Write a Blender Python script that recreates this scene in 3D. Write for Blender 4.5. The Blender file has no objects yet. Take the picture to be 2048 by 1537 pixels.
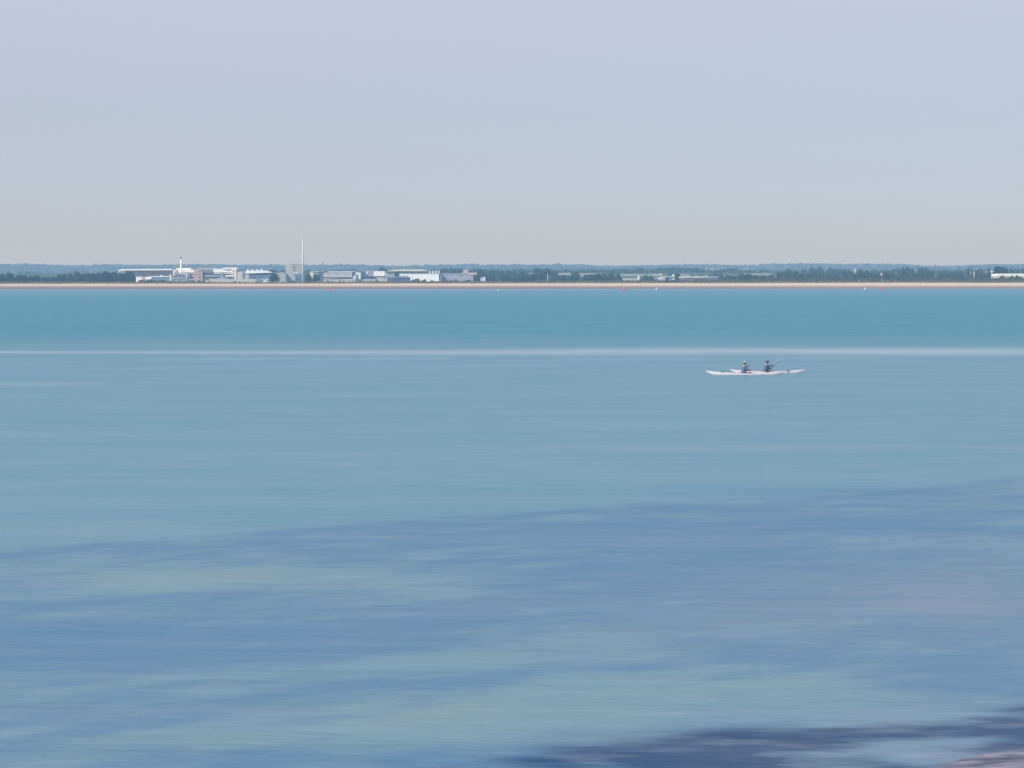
import bpy, bmesh, math, random
import numpy as np
from mathutils import Vector, noise as mnoise

S = bpy.context.scene
COL = S.collection
R = math.radians

# ------------------------------------------------------------------ camera
EYE, FOC = 5.9, 4550.0                  # eye height (m); focal length in pixels of the 2048-wide photograph
HX, HY, ROLL = 1024.0, 568.0, -0.00112  # centre of the level horizon in the photograph, slight roll
cam = bpy.data.cameras.new('camera')
cam_o = bpy.data.objects.new('camera', cam)
COL.objects.link(cam_o)
cam.sensor_width = 36.0
cam.lens = 36.0 * FOC / 2048
cam.shift_y = -(768.5 - HY) / 2048
cam.clip_start, cam.clip_end = 0.5, 60000
cam_o.location = (0, 0, EYE)
cam_o.rotation_euler = (math.pi / 2, -ROLL, 0)
S.camera = cam_o

# ------------------------------------------------------------------ sky, sun, exposure
SUN_EL, SUN_AZ = R(38), R(228)          # sun behind the camera's left shoulder
VEIL = ((0.0, (1.05, 0.54, 0.06)), (0.0095, (0.93, 0.50, 0.12)), (0.0155, (0.64, 0.43, 0.23)), (0.027, (0.51, 0.415, 0.335)), (0.045, (0.455, 0.42, 0.39)), (0.075, (0.44, 0.43, 0.43)), (0.14, (0.51, 0.515, 0.54)))
w = bpy.data.worlds.new('World')
S.world = w
w.use_nodes = True
nt = w.node_tree
bg = nt.nodes['Background']
sky = nt.nodes.new('ShaderNodeTexSky')
sky.sky_type = 'NISHITA'
sky.sun_disc = False
sky.sun_elevation, sky.sun_rotation = SUN_EL, SUN_AZ
sky.air_density, sky.dust_density, sky.ozone_density = 0.7, 0.5, 4.0
veil = nt.nodes.new('ShaderNodeMix')
veil.data_type = 'RGBA'
veil.inputs[0].default_value = 0.74     # thin veil of high cloud, dustier and warmer low over the horizon
tc_ = nt.nodes.new('ShaderNodeTexCoord')
sp_ = nt.nodes.new('ShaderNodeSeparateXYZ')
vr_ = nt.nodes.new('ShaderNodeValToRGB')
nt.links.new(tc_.outputs['Generated'], sp_.inputs[0])
nt.links.new(sp_.outputs['Z'], vr_.inputs[0])
vr_.color_ramp.elements.remove(vr_.color_ramp.elements[-1])
for k_, (p_, c_) in enumerate(VEIL):
    e_ = vr_.color_ramp.elements[0] if k_ == 0 else vr_.color_ramp.elements.new(p_)
    e_.position, e_.color = p_, c_ + (1,)
vs_ = nt.nodes.new('ShaderNodeVectorMath')
vs_.operation = 'SCALE'
vs_.inputs['Scale'].default_value = 10.0
nt.links.new(vr_.outputs[0], vs_.inputs[0])
nt.links.new(vs_.outputs[0], veil.inputs[7])
nt.links.new(sky.outputs[0], veil.inputs[6])
nt.links.new(veil.outputs[2], bg.inputs[0])
bg.inputs[1].default_value = 0.13

sun = bpy.data.lights.new('sun', 'SUN')
sun.energy, sun.angle, sun.color = 4.6, R(0.6), (1.0, 0.95, 0.87)
sun_o = bpy.data.objects.new('sun', sun)
COL.objects.link(sun_o)
sd = Vector((math.sin(SUN_AZ) * math.cos(SUN_EL), math.cos(SUN_AZ) * math.cos(SUN_EL), math.sin(SUN_EL)))
sun_o.rotation_euler = sd.to_track_quat('Z', 'Y').to_euler()

S.view_settings.view_transform = 'Standard'
S.view_settings.look = 'None'
S.view_settings.exposure = 0.0
S.render.engine = 'CYCLES'
S.cycles.use_denoising = True
S.cycles.max_bounces = 5
S.cycles.volume_bounces = 1


# ------------------------------------------------------------------ helpers
def PX(px, py, Z):
    """The place at distance Z ahead of the camera that the photograph shows at (px, py)."""
    dx, dy = px - HX, HY - py
    c, s = math.cos(ROLL), math.sin(ROLL)
    ux, uz = dx * c + dy * s, -dx * s + dy * c
    return Vector((ux / FOC * Z, Z, EYE + uz / FOC * Z))


def nodes(m):
    m.use_nodes = True
    return m.node_tree, m.node_tree.nodes, m.node_tree.links


_M = {}


def mat(name, col, rough=0.75, vary=0.10, scale=0.6, stretch=(1, 1, 1), spec=0.3, bump=0.0):
    """A weathered surface: base colour with noise in the object's own space."""
    if name in _M:
        return _M[name]
    m = bpy.data.materials.new(name)
    t, n, l = nodes(m)
    b = n['Principled BSDF']
    b.inputs['Roughness'].default_value = rough
    b.inputs['Specular IOR Level'].default_value = spec
    tc = n.new('ShaderNodeTexCoord')
    mp = n.new('ShaderNodeMapping')
    mp.inputs['Scale'].default_value = stretch
    nz = n.new('ShaderNodeTexNoise')
    nz.inputs['Scale'].default_value = scale
    nz.inputs['Detail'].default_value = 4
    rp = n.new('ShaderNodeValToRGB')
    rp.color_ramp.elements[0].position, rp.color_ramp.elements[1].position = 0.3, 0.7
    rp.color_ramp.elements[0].color = tuple(max(0, c * (1 - vary)) for c in col) + (1,)
    rp.color_ramp.elements[1].color = tuple(min(1, c * (1 + vary)) for c in col) + (1,)
    l.new(tc.outputs['Object'], mp.inputs[0])
    l.new(mp.outputs[0], nz.inputs['Vector'])
    l.new(nz.outputs['Fac'], rp.inputs[0])
    l.new(rp.outputs[0], b.inputs['Base Color'])
    if bump:
        bp = n.new('ShaderNodeBump')
        bp.inputs['Strength'].default_value = bump
        l.new(nz.outputs['Fac'], bp.inputs['Height'])
        l.new(bp.outputs[0], b.inputs['Normal'])
    _M[name] = m
    return m


def tag(o, label=None, cat=None, group=None, kind=None):
    for k, v in (('label', label), ('category', cat), ('group', group), ('kind', kind)):
        if v:
            o[k] = v
    return o


def mesh_obj(name, verts, faces, m, parent=None, smooth=False):
    me = bpy.data.meshes.new(name)
    me.from_pydata([tuple(v) for v in verts], [], faces)
    me.materials.append(m)
    if smooth:
        me.polygons.foreach_set('use_smooth', [True] * len(me.polygons))
    me.update()
    o = bpy.data.objects.new(name, me)
    COL.objects.link(o)
    o.parent = parent
    return o


def bm_obj(name, bm, m, parent=None, smooth=False):
    bmesh.ops.recalc_face_normals(bm, faces=bm.faces)
    me = bpy.data.meshes.new(name)
    bm.to_mesh(me)
    bm.free()
    me.materials.append(m)
    if smooth:
        me.polygons.foreach_set('use_smooth', [True] * len(me.polygons))
    o = bpy.data.objects.new(name, me)
    COL.objects.link(o)
    o.parent = parent
    return o


def empty(name, loc, label, cat, group=None):
    o = bpy.data.objects.new(name, None)
    o.empty_display_size = 0.5
    COL.objects.link(o)
    o.location = loc
    return tag(o, label, cat, group)


def fbm(x, y, s, oct=4, seed=0):
    """fractal noise on numpy arrays, from sums of hashed lattice values"""
    def vn(x, y, sd):
        xi, yi = np.floor(x).astype(np.int64), np.floor(y).astype(np.int64)
        fx, fy = x - xi, y - yi
        fx, fy = fx * fx * (3 - 2 * fx), fy * fy * (3 - 2 * fy)

        def h(a, b):
            v = (a * 374761393 + b * 668265263 + sd * 1442695041) & 0xFFFFFFFF
            v = ((v ^ (v >> 13)) * 1274126177) & 0xFFFFFFFF
            return ((v ^ (v >> 16)) & 0xFFFF) / 65535.0
        a, b, c, d = h(xi, yi), h(xi + 1, yi), h(xi, yi + 1), h(xi + 1, yi + 1)
        return (a + (b - a) * fx) * (1 - fy) + (c + (d - c) * fx) * fy
    r, amp, tot = 0, 1.0, 0
    for o in range(oct):
        r = r + amp * vn(x / s, y / s, seed + o * 17)
        tot += amp
        amp *= 0.5
        s = s / 2
    return r / tot


# ------------------------------------------------------------------ the land: beach, coastal flat, hills
RIDGE = [(-700, 531), (-300, 532), (0, 530), (30, 528), (65, 526.5), (85, 527), (110, 529), (150, 530.2), (200, 531), (230, 529),
         (250, 527.6), (270, 529), (340, 531), (360, 529), (430, 528.7), (520, 530.3), (620, 531.3), (690, 529.8), (760, 531.6),
         (820, 533), (860, 531.2), (920, 530), (945, 529.3), (985, 531.2), (1040, 530.8), (1100, 531.4), (1117, 528.7), (1128, 531),
         (1160, 530.6), (1178, 533), (1215, 533.4), (1250, 533.4), (1310, 532), (1370, 531), (1420, 531.2), (1480, 533.4), (1505, 531),
         (1540, 530.2), (1600, 529.6), (1650, 530.6), (1690, 532.2), (1710, 530.4), (1750, 531), (1782, 532.3), (1800, 535), (1830, 536),
         (1900, 534.6), (1950, 532.6), (2000, 532), (2048, 533.4), (2400, 531), (2800, 532)]
RX = np.array([r[0] for r in RIDGE], float)
RY = np.array([r[1] for r in RIDGE], float)
ZR = 9000.0            # distance of the far ridge
TREE_H = 7.0           # its woodland


def ridge_height(X, Z):
    px = HX + X / ZR * FOC
    py = np.interp(px, RX, RY)
    dx, dy = px - HX, HY - py
    return EYE + (-dx * math.sin(ROLL) + dy * math.cos(ROLL)) / FOC * ZR - TREE_H


def ground(X, Z):
    X, Z = np.asarray(X, float), np.asarray(Z, float)
    wob = 6 * (fbm(X, Z * 0, 120, 3, 5) - 0.5)
    sh = Z - 2440 - wob
    z = np.where(sh < 0, sh * 0.03, np.interp(sh, [0, 40, 110, 175, 400], [0, 1.9, 4.2, 6.6, 14]))
    dune = 6.4 + 0.9 * (fbm(X, Z, 40, 3, 9) - 0.5)
    z = np.minimum(z, dune)
    flat = 5.4 + 0.4 * (fbm(X, Z, 150, 3, 3) - 0.5)
    k = np.clip((Z - 2640) / 60, 0, 1)
    z = z * (1 - k) + flat * k
    up = np.clip((Z - 3500) / 1000, 0, 1)
    up = up * up * (3 - 2 * up)
    z = z + up * (22 + 4 * (fbm(X, Z, 700, 3, 21) - 0.5))
    up2 = np.clip((Z - 4600) / 1800, 0, 1)
    z = z + up2 * 2
    rz = ridge_height(X, Z)
    k = np.clip((Z - 6400) / (ZR - 6400), 0, 1)
    k = k * k * (3 - 2 * k)
    z = z * (1 - k) + rz * k
    back = np.clip((Z - ZR - 100) / 3000, 0, 1)
    return z - back * 45


def gz(x, z):
    return float(ground(np.array([x]), np.array([z]))[0])


def grid_mesh(name, us, Zs, xf, zf, m):
    """sheet with rows at distances Zs; columns us scaled by xf(Z)"""
    U, ZZ = np.meshgrid(us, Zs)
    X = U * xf(ZZ)
    H = zf(X, ZZ)
    V = np.stack([X, ZZ, H], -1).reshape(-1, 3)
    nr, nc = ZZ.shape
    i = np.arange(nr * nc).reshape(nr, nc)
    F = np.stack([i[:-1, :-1], i[:-1, 1:], i[1:, 1:], i[1:, :-1]], -1).reshape(-1, 4)
    me = bpy.data.meshes.new(name)
    me.from_pydata(V.tolist(), [], F.tolist())
    me.materials.append(m)
    me.polygons.foreach_set('use_smooth', [True] * len(me.polygons))
    me.update()
    o = bpy.data.objects.new(name, me)
    COL.objects.link(o)
    return o, X, ZZ


def land_material():
    m = bpy.data.materials.new('coastal_land')
    t, n, l = nodes(m)
    b = n['Principled BSDF']
    b.inputs['Roughness'].default_value = 0.95
    b.inputs['Specular IOR Level'].default_value = 0.1
    g = n.new('ShaderNodeNewGeometry')
    sep = n.new('ShaderNodeSeparateXYZ')
    l.new(g.outputs['Position'], sep.inputs[0])
    # the shore: wet dark sand by the water, dry cream sand higher up
    nz = n.new('ShaderNodeTexNoise')
    nz.inputs['Scale'].default_value = 0.012
    nz.inputs['Detail'].default_value = 5
    l.new(g.outputs['Position'], nz.inputs['Vector'])
    ad = n.new('ShaderNodeMath')
    ad.operation = 'MULTIPLY_ADD'
    ad.inputs[1].default_value = 0.9
    l.new(nz.outputs['Fac'], ad.inputs[0])
    l.new(sep.outputs['Z'], ad.inputs[2])
    # more dry sand towards the right-hand end of the beach
    ad2 = n.new('ShaderNodeMath')
    ad2.operation = 'MULTIPLY_ADD'
    ad2.inputs[1].default_value = 0.0012
    l.new(sep.outputs['X'], ad2.inputs[0])
    l.new(ad.outputs[0], ad2.inputs[2])
    mr = n.new('ShaderNodeMapRange')
    mr.inputs['From Min'].default_value, mr.inputs['From Max'].default_value = 0.45, 7.45
    l.new(ad2.outputs[0], mr.inputs['Value'])
    rp = n.new('ShaderNodeValToRGB')
    e = rp.color_ramp.elements
    e[0].position, e[0].color = 0.0, (0.20, 0.17, 0.175, 1)
    e[1].position, e[1].color = 1.0, (0.62, 0.50, 0.37, 1)
    for p, c in ((0.05, (0.165, 0.125, 0.130, 1)), (0.24, (0.21, 0.145, 0.130, 1)), (0.36, (0.33, 0.205, 0.155, 1)), (0.52, (0.50, 0.33, 0.215, 1)), (0.68, (0.64, 0.475, 0.325, 1))):
        k = e.new(p)
        k.color = c
    l.new(mr.outputs[0], rp.inputs[0])
    # inland: rough grass, stubble fields and hedged pasture
    mp = n.new('ShaderNodeMapping')
    mp.inputs['Scale'].default_value = (0.004, 0.0022, 0)
    l.new(g.outputs['Position'], mp.inputs[0])
    vo = n.new('ShaderNodeTexVoronoi')
    vo.inputs['Scale'].default_value = 1.0
    l.new(mp.outputs[0], vo.inputs['Vector'])
    sc = n.new('ShaderNodeSeparateColor')
    l.new(vo.outputs['Color'], sc.inputs[0])
    fr = n.new('ShaderNodeValToRGB')
    fr.color_ramp.interpolation = 'CONSTANT'
    fe = fr.color_ramp.elements
    fe[0].position, fe[0].color = 0.0, (0.045, 0.075, 0.030, 1)
    fe[1].position, fe[1].color = 0.86, (0.32, 0.25, 0.12, 1)
    for p, c in ((0.3, (0.075, 0.105, 0.040, 1)), (0.62, (0.12, 0.13, 0.06, 1))):
        k = fe.new(p)
        k.color = c
    l.new(sc.outputs[0], fr.inputs[0])
    mx = n.new('ShaderNodeMix')
    mx.data_type = 'RGBA'
    lt = n.new('ShaderNodeMapRange')
    lt.inputs['From Min'].default_value, lt.inputs['From Max'].default_value = 2622, 2650
    l.new(sep.outputs['Y'], lt.inputs['Value'])
    l.new(lt.outputs[0], mx.inputs[0])
    l.new(rp.outputs[0], mx.inputs[6])
    l.new(fr.outputs[0], mx.inputs[7])
    l.new(mx.outputs[2], b.inputs['Base Color'])
    return m


LAND = land_material()
Zs = np.concatenate([np.arange(2380, 2720, 4.0), np.arange(2720, 3500, 26), np.arange(3500, 6400, 60), np.arange(6400, 9300, 50), np.arange(9300, 10651, 450)])
land, _, _ = grid_mesh('land', np.linspace(-1, 1, 420), Zs, lambda Z: 0.48 * Z, ground, LAND)
tag(land, 'sandy beach and low green coastal land rising to far wooded hills', None, None, 'structure')


def field(x0, x1, z0, z1, m):
    """a mown or stubble field lying on the slope behind the shore woods"""
    zs = np.linspace(z0, z1, 14)
    o, _, _ = grid_mesh('field', np.linspace((x0 - HX) / FOC, (x1 - HX) / FOC, 16), zs, lambda Z: Z, lambda X, Z: ground(X, Z) + 0.35, m)
    tag(o, 'pale field on the rising ground behind the shore woods', None, None, 'structure')


STUBBLE = mat('stubble', (0.27, 0.24, 0.16), 0.9, 0.12, 0.02)
HAY = mat('ripe_corn', (0.42, 0.31, 0.12), 0.9, 0.1, 0.02)
FIELDS = [(1112, 1146, 4130, 4290, STUBBLE), (1150, 1196, 4140, 4270, STUBBLE), (1240, 1312, 4080, 4200, STUBBLE), (1060, 1066, 4150, 4260, HAY), (1360, 1392, 4100, 4190, STUBBLE),
          (1485, 1552, 4160, 4280, STUBBLE), (1643, 1654, 4100, 4260, HAY), (1600, 1622, 4300, 4500, STUBBLE), (930, 940, 4300, 4500, STUBBLE)]
for f_ in FIELDS:
    field(*f_)
# ------------------------------------------------------------------ the sea
def water_material():
    m = bpy.data.materials.new('sea_water')
    t, n, l = nodes(m)
    n.remove(n['Principled BSDF'])
    out = n['Material Output']
    g = n.new('ShaderNodeNewGeometry')

    def attr(name):
        a = n.new('ShaderNodeAttribute')
        a.attribute_name = name
        return a.outputs['Fac']

    def noise(sx, sy, scale, detail, rot=0.0, rough=0.55):
        mp = n.new('ShaderNodeMapping')
        mp.inputs['Scale'].default_value = (sx, sy, 1)
        mp.inputs['Rotation'].default_value = (0, 0, rot)
        l.new(g.outputs['Position'], mp.inputs[0])
        z = n.new('ShaderNodeTexNoise')
        z.inputs['Scale'].default_value = scale
        z.inputs['Detail'].default_value = detail
        z.inputs['Roughness'].default_value = rough
        l.new(mp.outputs[0], z.inputs['Vector'])
        return z.outputs['Fac']

    def mix(f, a, b):
        x = n.new('ShaderNodeMix')
        x.data_type = 'RGBA'
        for sock, v in ((x.inputs[0], f), (x.inputs[6], a), (x.inputs[7], b)):
            if isinstance(v, (tuple, float, int)):
                sock.default_value = v
            else:
                l.new(v, sock)
        return x.outputs[2]

    def math_(op, a, b=None, c=None, clamp=False):
        x = n.new('ShaderNodeMath')
        x.operation = op
        x.use_clamp = clamp
        for i, v in enumerate((a, b, c)):
            if v is None:
                continue
            if isinstance(v, (float, int)):
                x.inputs[i].default_value = v
            else:
                l.new(v, x.inputs[i])
        return x.outputs[0]

    # what the water holds: clear turquoise far out, milkier over the flats, weed beds and pale sand close in
    far = attr('depth')
    c = mix(far, WAT['mid'], WAT['far'])
    c = mix(attr('sand'), c, WAT['sand'])
    c = mix(attr('weed'), c, WAT['weed'])
    c = mix(attr('chalk'), c, WAT['chalk'])
    c = mix(attr('kelp'), c, WAT['kelp'])
    c = mix(attr('foam'), c, WAT['foam'])
    # streaks of ripple: long across, short in depth
    s1 = noise(0.045, 0.30, 1.0, 7, 0.03, 0.62)
    s2 = noise(0.35, 1.3, 1.0, 6, 0.10, 0.62)
    st = math_('ADD', math_('MULTIPLY', s1, 0.50), math_('MULTIPLY', s2, 0.50))
    st = math_('SUBTRACT', st, 0.5)
    dif = n.new('ShaderNodeBsdfDiffuse')
    l.new(c, dif.inputs['Color'])
    gl = n.new('ShaderNodeBsdfGlossy')
    gl.inputs['Color'].default_value = (1, 1, 1, 1)
    gl.inputs['Roughness'].default_value = 0.30
    bp = n.new('ShaderNodeBump')
    bp.inputs['Strength'].default_value = 1.0
    bp.inputs['Distance'].default_value = 0.30
    l.new(st, bp.inputs['Height'])
    l.new(bp.outputs[0], gl.inputs['Normal'])
    l.new(bp.outputs[0], dif.inputs['Normal'])
    f = math_('MULTIPLY_ADD', attr('slick'), 0.34, WAT['refl'])
    f = math_('MULTIPLY_ADD', far, -0.07, f)          # wind-ruffled water far out mirrors less sky
    f = math_('MULTIPLY_ADD', attr('kelp'), -0.13, f)
    f = math_('MULTIPLY_ADD', st, WAT['streak'], f, True)
    ms = n.new('ShaderNodeMixShader')
    l.new(f, ms.inputs[0])
    l.new(dif.outputs[0], ms.inputs[1])
    l.new(gl.outputs[0], ms.inputs[2])
    l.new(ms.outputs[0], out.inputs['Surface'])
    return m


WAT = dict(mid=(0.086, 0.222, 0.315, 1), far=(0.046, 0.198, 0.292, 1), weed=(0.046, 0.154, 0.296, 1), sand=(0.140, 0.232, 0.264, 1),
           chalk=(0.152, 0.196, 0.282, 1), kelp=(0.020, 0.045, 0.125, 1), foam=(0.5, 0.55, 0.62, 1), refl=0.20, streak=0.45)


def sm(x, a, b):
    t = np.clip((x - a) / (b - a), 0, 1)
    return t * t * (3 - 2 * t)


def build_sea():
    y = np.concatenate([np.linspace(578.9, 640, 90), np.linspace(640.5, 1000, 260), np.linspace(1001, 1700, 420)])
    Zs = np.concatenate([(FOC * EYE / (y - HY)), [20, 16, 12, 8]])
    Zs = np.concatenate([[2480], Zs])[::-1]
    us = np.concatenate([np.linspace(-0.46, -0.25, 20), np.linspace(-0.245, 0.245, 330), np.linspace(0.25, 0.46, 20)])
    o, X, Z = grid_mesh('sea', us, Zs, lambda Z: Z + 8, lambda X, Z: np.zeros_like(X), water_material())
    u = Z - 0.68 * X                       # runs out from the near shore, which lies oblique to the view
    v = X + 0.68 * Z                       # along it
    w1 = fbm(v, u * 1.6, 9, 4, 2) - 0.5
    w2 = fbm(v, u * 2.2, 4, 4, 7) - 0.5
    w3 = fbm(v, u * 2.0, 16, 3, 12) - 0.5
    A = {}
    w4 = fbm(v, u * 2.4, 1.5, 4, 19) - 0.5
    A['depth'] = sm(Z, 165, 290)
    edge = 58.5 + 5.0 * w1
    inner = 1 - sm(u, edge - 0.7, edge + 0.8)

    def blob(px, py, rx, ry):
        z = FOC * EYE / (py - HY)
        x = (px - HX) / FOC * z
        dpx = HX + X / np.maximum(Z, 1) * FOC
        # an ellipse on the water, its axes across and along the view
        ax = rx / FOC * z
        az = z - FOC * EYE / (py + ry - HY)
        q = ((X - x) / ax) ** 2 + ((Z - z) / az) ** 2
        return np.exp(-q * (1 + 1.2 * w2 + 0.8 * w1))
    weed = inner * np.clip(0.66 + 1.5 * w1 + 1.1 * w2 + 0.9 * w4, 0, 1)
    for b, a in (((1850, 990, 420, 16), .7), ((350, 1110, 330, 26), .45), ((620, 1270, 330, 45), .8), ((150, 1290, 240, 60), .8), ((1200, 1070, 700, 40), .5),
                 ((1990, 1370, 200, 50), .9), ((1750, 1310, 260, 26), .4), ((700, 1520, 300, 30), .6), ((1400, 1140, 500, 40), .35), ((1150, 1180, 180, 25), .35)):
        weed = weed + a * blob(*b)
    lite = 0
    for b, a in (((520, 1150, 420, 34), .8), ((80, 1160, 240, 20), .5), ((900, 1430, 460, 50), .9), ((1300, 1270, 320, 30), .4), ((1550, 1370, 450, 28), .6), ((420, 1480, 280, 30), .5),
                 ((100, 1060, 260, 26), .5), ((1000, 1300, 300, 40), .4)):
        lite = lite + a * blob(*b)
    A['weed'] = 0.88 * np.clip((weed - 0.8 * lite) * (1 + 0.9 * w4 + 0.8 * w2), 0, 1)
    A['sand'] = np.clip(lite * (0.75 + 1.5 * w2 + 1.2 * w4), 0, 1) * 0.55
    A['sand'] = np.clip(A['sand'] + 0.30 * inner + 0.28 * sm(Z, 450, 1700), 0, 1)
    chalk = 0
    for b, a in (((1850, 1190, 420, 75), .8), ((1500, 1250, 320, 50), .4), ((2048, 1110, 260, 40), .35), ((1880, 1440, 320, 30), .35), ((1960, 1515, 520, 36), 1.3), ((1330, 1475, 260, 14), .6), ((1000, 1200, 250, 40), .2)):
        chalk = chalk + a * blob(*b)
    A['chalk'] = 0.68 * np.clip(chalk * (0.8 + 1.6 * w2 + 1.0 * w4), 0, 1)
    near = 1 - sm(u, 26.0 + 5 * w1, 29.4 + 5 * w1)
    A['kelp'] = np.clip(near * (0.42 + 3.4 * (fbm(X, Z * 2.6, 2.6, 5, 77) - 0.5) + 2.4 * w2 + 1.6 * (fbm(X, Z * 3, 0.9, 4, 78) - 0.5)), 0, 0.80)
    pyw = HY + FOC * EYE / Z
    dpx = HX + X / np.maximum(Z, 1) * FOC
    wob = 1.6 * (fbm(X, Z * 0, 14, 4, 30) - 0.5)
    half = np.interp(dpx, [0, 600, 1200, 2048], [2.6, 3.6, 6.6, 7.2])
    cen = np.interp(dpx, [0, 400, 900, 1400, 2048], [703.5, 705, 705.5, 703.5, 704]) + wob
    # a smooth band where a long low swell runs across the bay: an oblique strip of calm water
    q = (pyw - cen) / half
    run = 0.55 + 0.9 * fbm(X, Z * 0.5, 18, 4, 41)
    A['slick'] = np.exp(-np.abs(q) ** 2.6) * run + 0.35 * np.exp(-((pyw - 768) / 4) ** 2) * sm(dpx, 330, 20)
    for y_, h_, a_, k_ in ((718, 2.2, 0.30, 42), (733, 3, 0.16, 43), (790, 4, 0.14, 44), (858, 6, 0.22, 45), (905, 7, 0.16, 46), (962, 9, 0.20, 47)):
        wv = (0.02 * (dpx - 1024)) * (y_ - 705) / 300 + 5 * (fbm(X, Z * 0, 9, 3, k_) - 0.5)
        A['slick'] = A['slick'] + a_ * np.exp(-((pyw - y_ + wv) / h_) ** 2) * np.clip(3.2 * (fbm(X, Z * 0, 11, 3, k_ + 10) - 0.42), 0, 1)
    A['foam'] = np.clip(near * (fbm(X, Z * 2.5, 1.0, 4, 50) - 0.52) * 3, 0, 1) * 0.22 + 0.55 * sm(Z, 2200, 2430)
    for k, a in A.items():
        at = o.data.attributes.new(k, 'FLOAT', 'POINT')
        at.data.foreach_set('value', np.ascontiguousarray(a, np.float32).ravel())
    tag(o, 'calm turquoise sea with blue weed patches and pale ripple streaks', None, None, 'structure')
    return o


sea = build_sea()
# ------------------------------------------------------------------ far-shore buildings
WHITE = mat('white_sheet_cladding', (0.86, 0.82, 0.76), 0.55, 0.05, 0.15)
WHITE2 = mat('white_roof_sheeting', (0.88, 0.84, 0.78), 0.5, 0.04, 0.15)
CREAM = mat('cream_render', (0.82, 0.66, 0.50), 0.8, 0.07, 0.3)
BRICK = mat('pink_brick', (0.47, 0.31, 0.25), 0.85, 0.10, 0.5)
GREY = mat('grey_cladding', (0.37, 0.36, 0.345), 0.6, 0.06, 0.2)
PALE = mat('pale_grey_cladding', (0.50, 0.50, 0.51), 0.6, 0.06, 0.2)
MID = mat('mid_grey_panels', (0.27, 0.29, 0.32), 0.6, 0.10, 0.2)
BEIGE = mat('beige_concrete', (0.52, 0.46, 0.40), 0.85, 0.09, 0.3)
GLASS = mat('dark_glazing', (0.045, 0.075, 0.13), 0.15, 0.25, 0.3, spec=0.5)
NAVY = mat('navy_cladding', (0.055, 0.105, 0.20), 0.5, 0.15, 0.3)
TEAL = mat('slate_blue_cladding', (0.13, 0.21, 0.30), 0.55, 0.12, 0.3)
LILAC = mat('lilac_cladding_and_shade', (0.33, 0.34, 0.42), 0.6, 0.06, 0.2)  # cladding tone that also carries the shade of the two hall fronts
SLATE = mat('slate_roof', (0.20, 0.23, 0.28), 0.7, 0.12, 0.4)
TERRA = mat('orange_sheet_roof', (0.70, 0.47, 0.33), 0.7, 0.10, 0.3)
YELLOW = mat('pale_yellow_sheet', (0.72, 0.60, 0.38), 0.7, 0.08, 0.3)
TILE = mat('red_tile', (0.48, 0.25, 0.20), 0.8, 0.12, 0.4)
STEEL = mat('dull_steel', (0.17, 0.19, 0.24), 0.45, 0.12, 0.5)
STACK = mat('chimney_paint', (0.78, 0.75, 0.69), 0.6, 0.05, 0.12)
RUST = mat('rusty_steel', (0.28, 0.17, 0.17), 0.7, 0.2, 0.6)
FOILED = mat('polytunnel_film', (0.88, 0.87, 0.88), 0.35, 0.03, 0.1)


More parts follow.
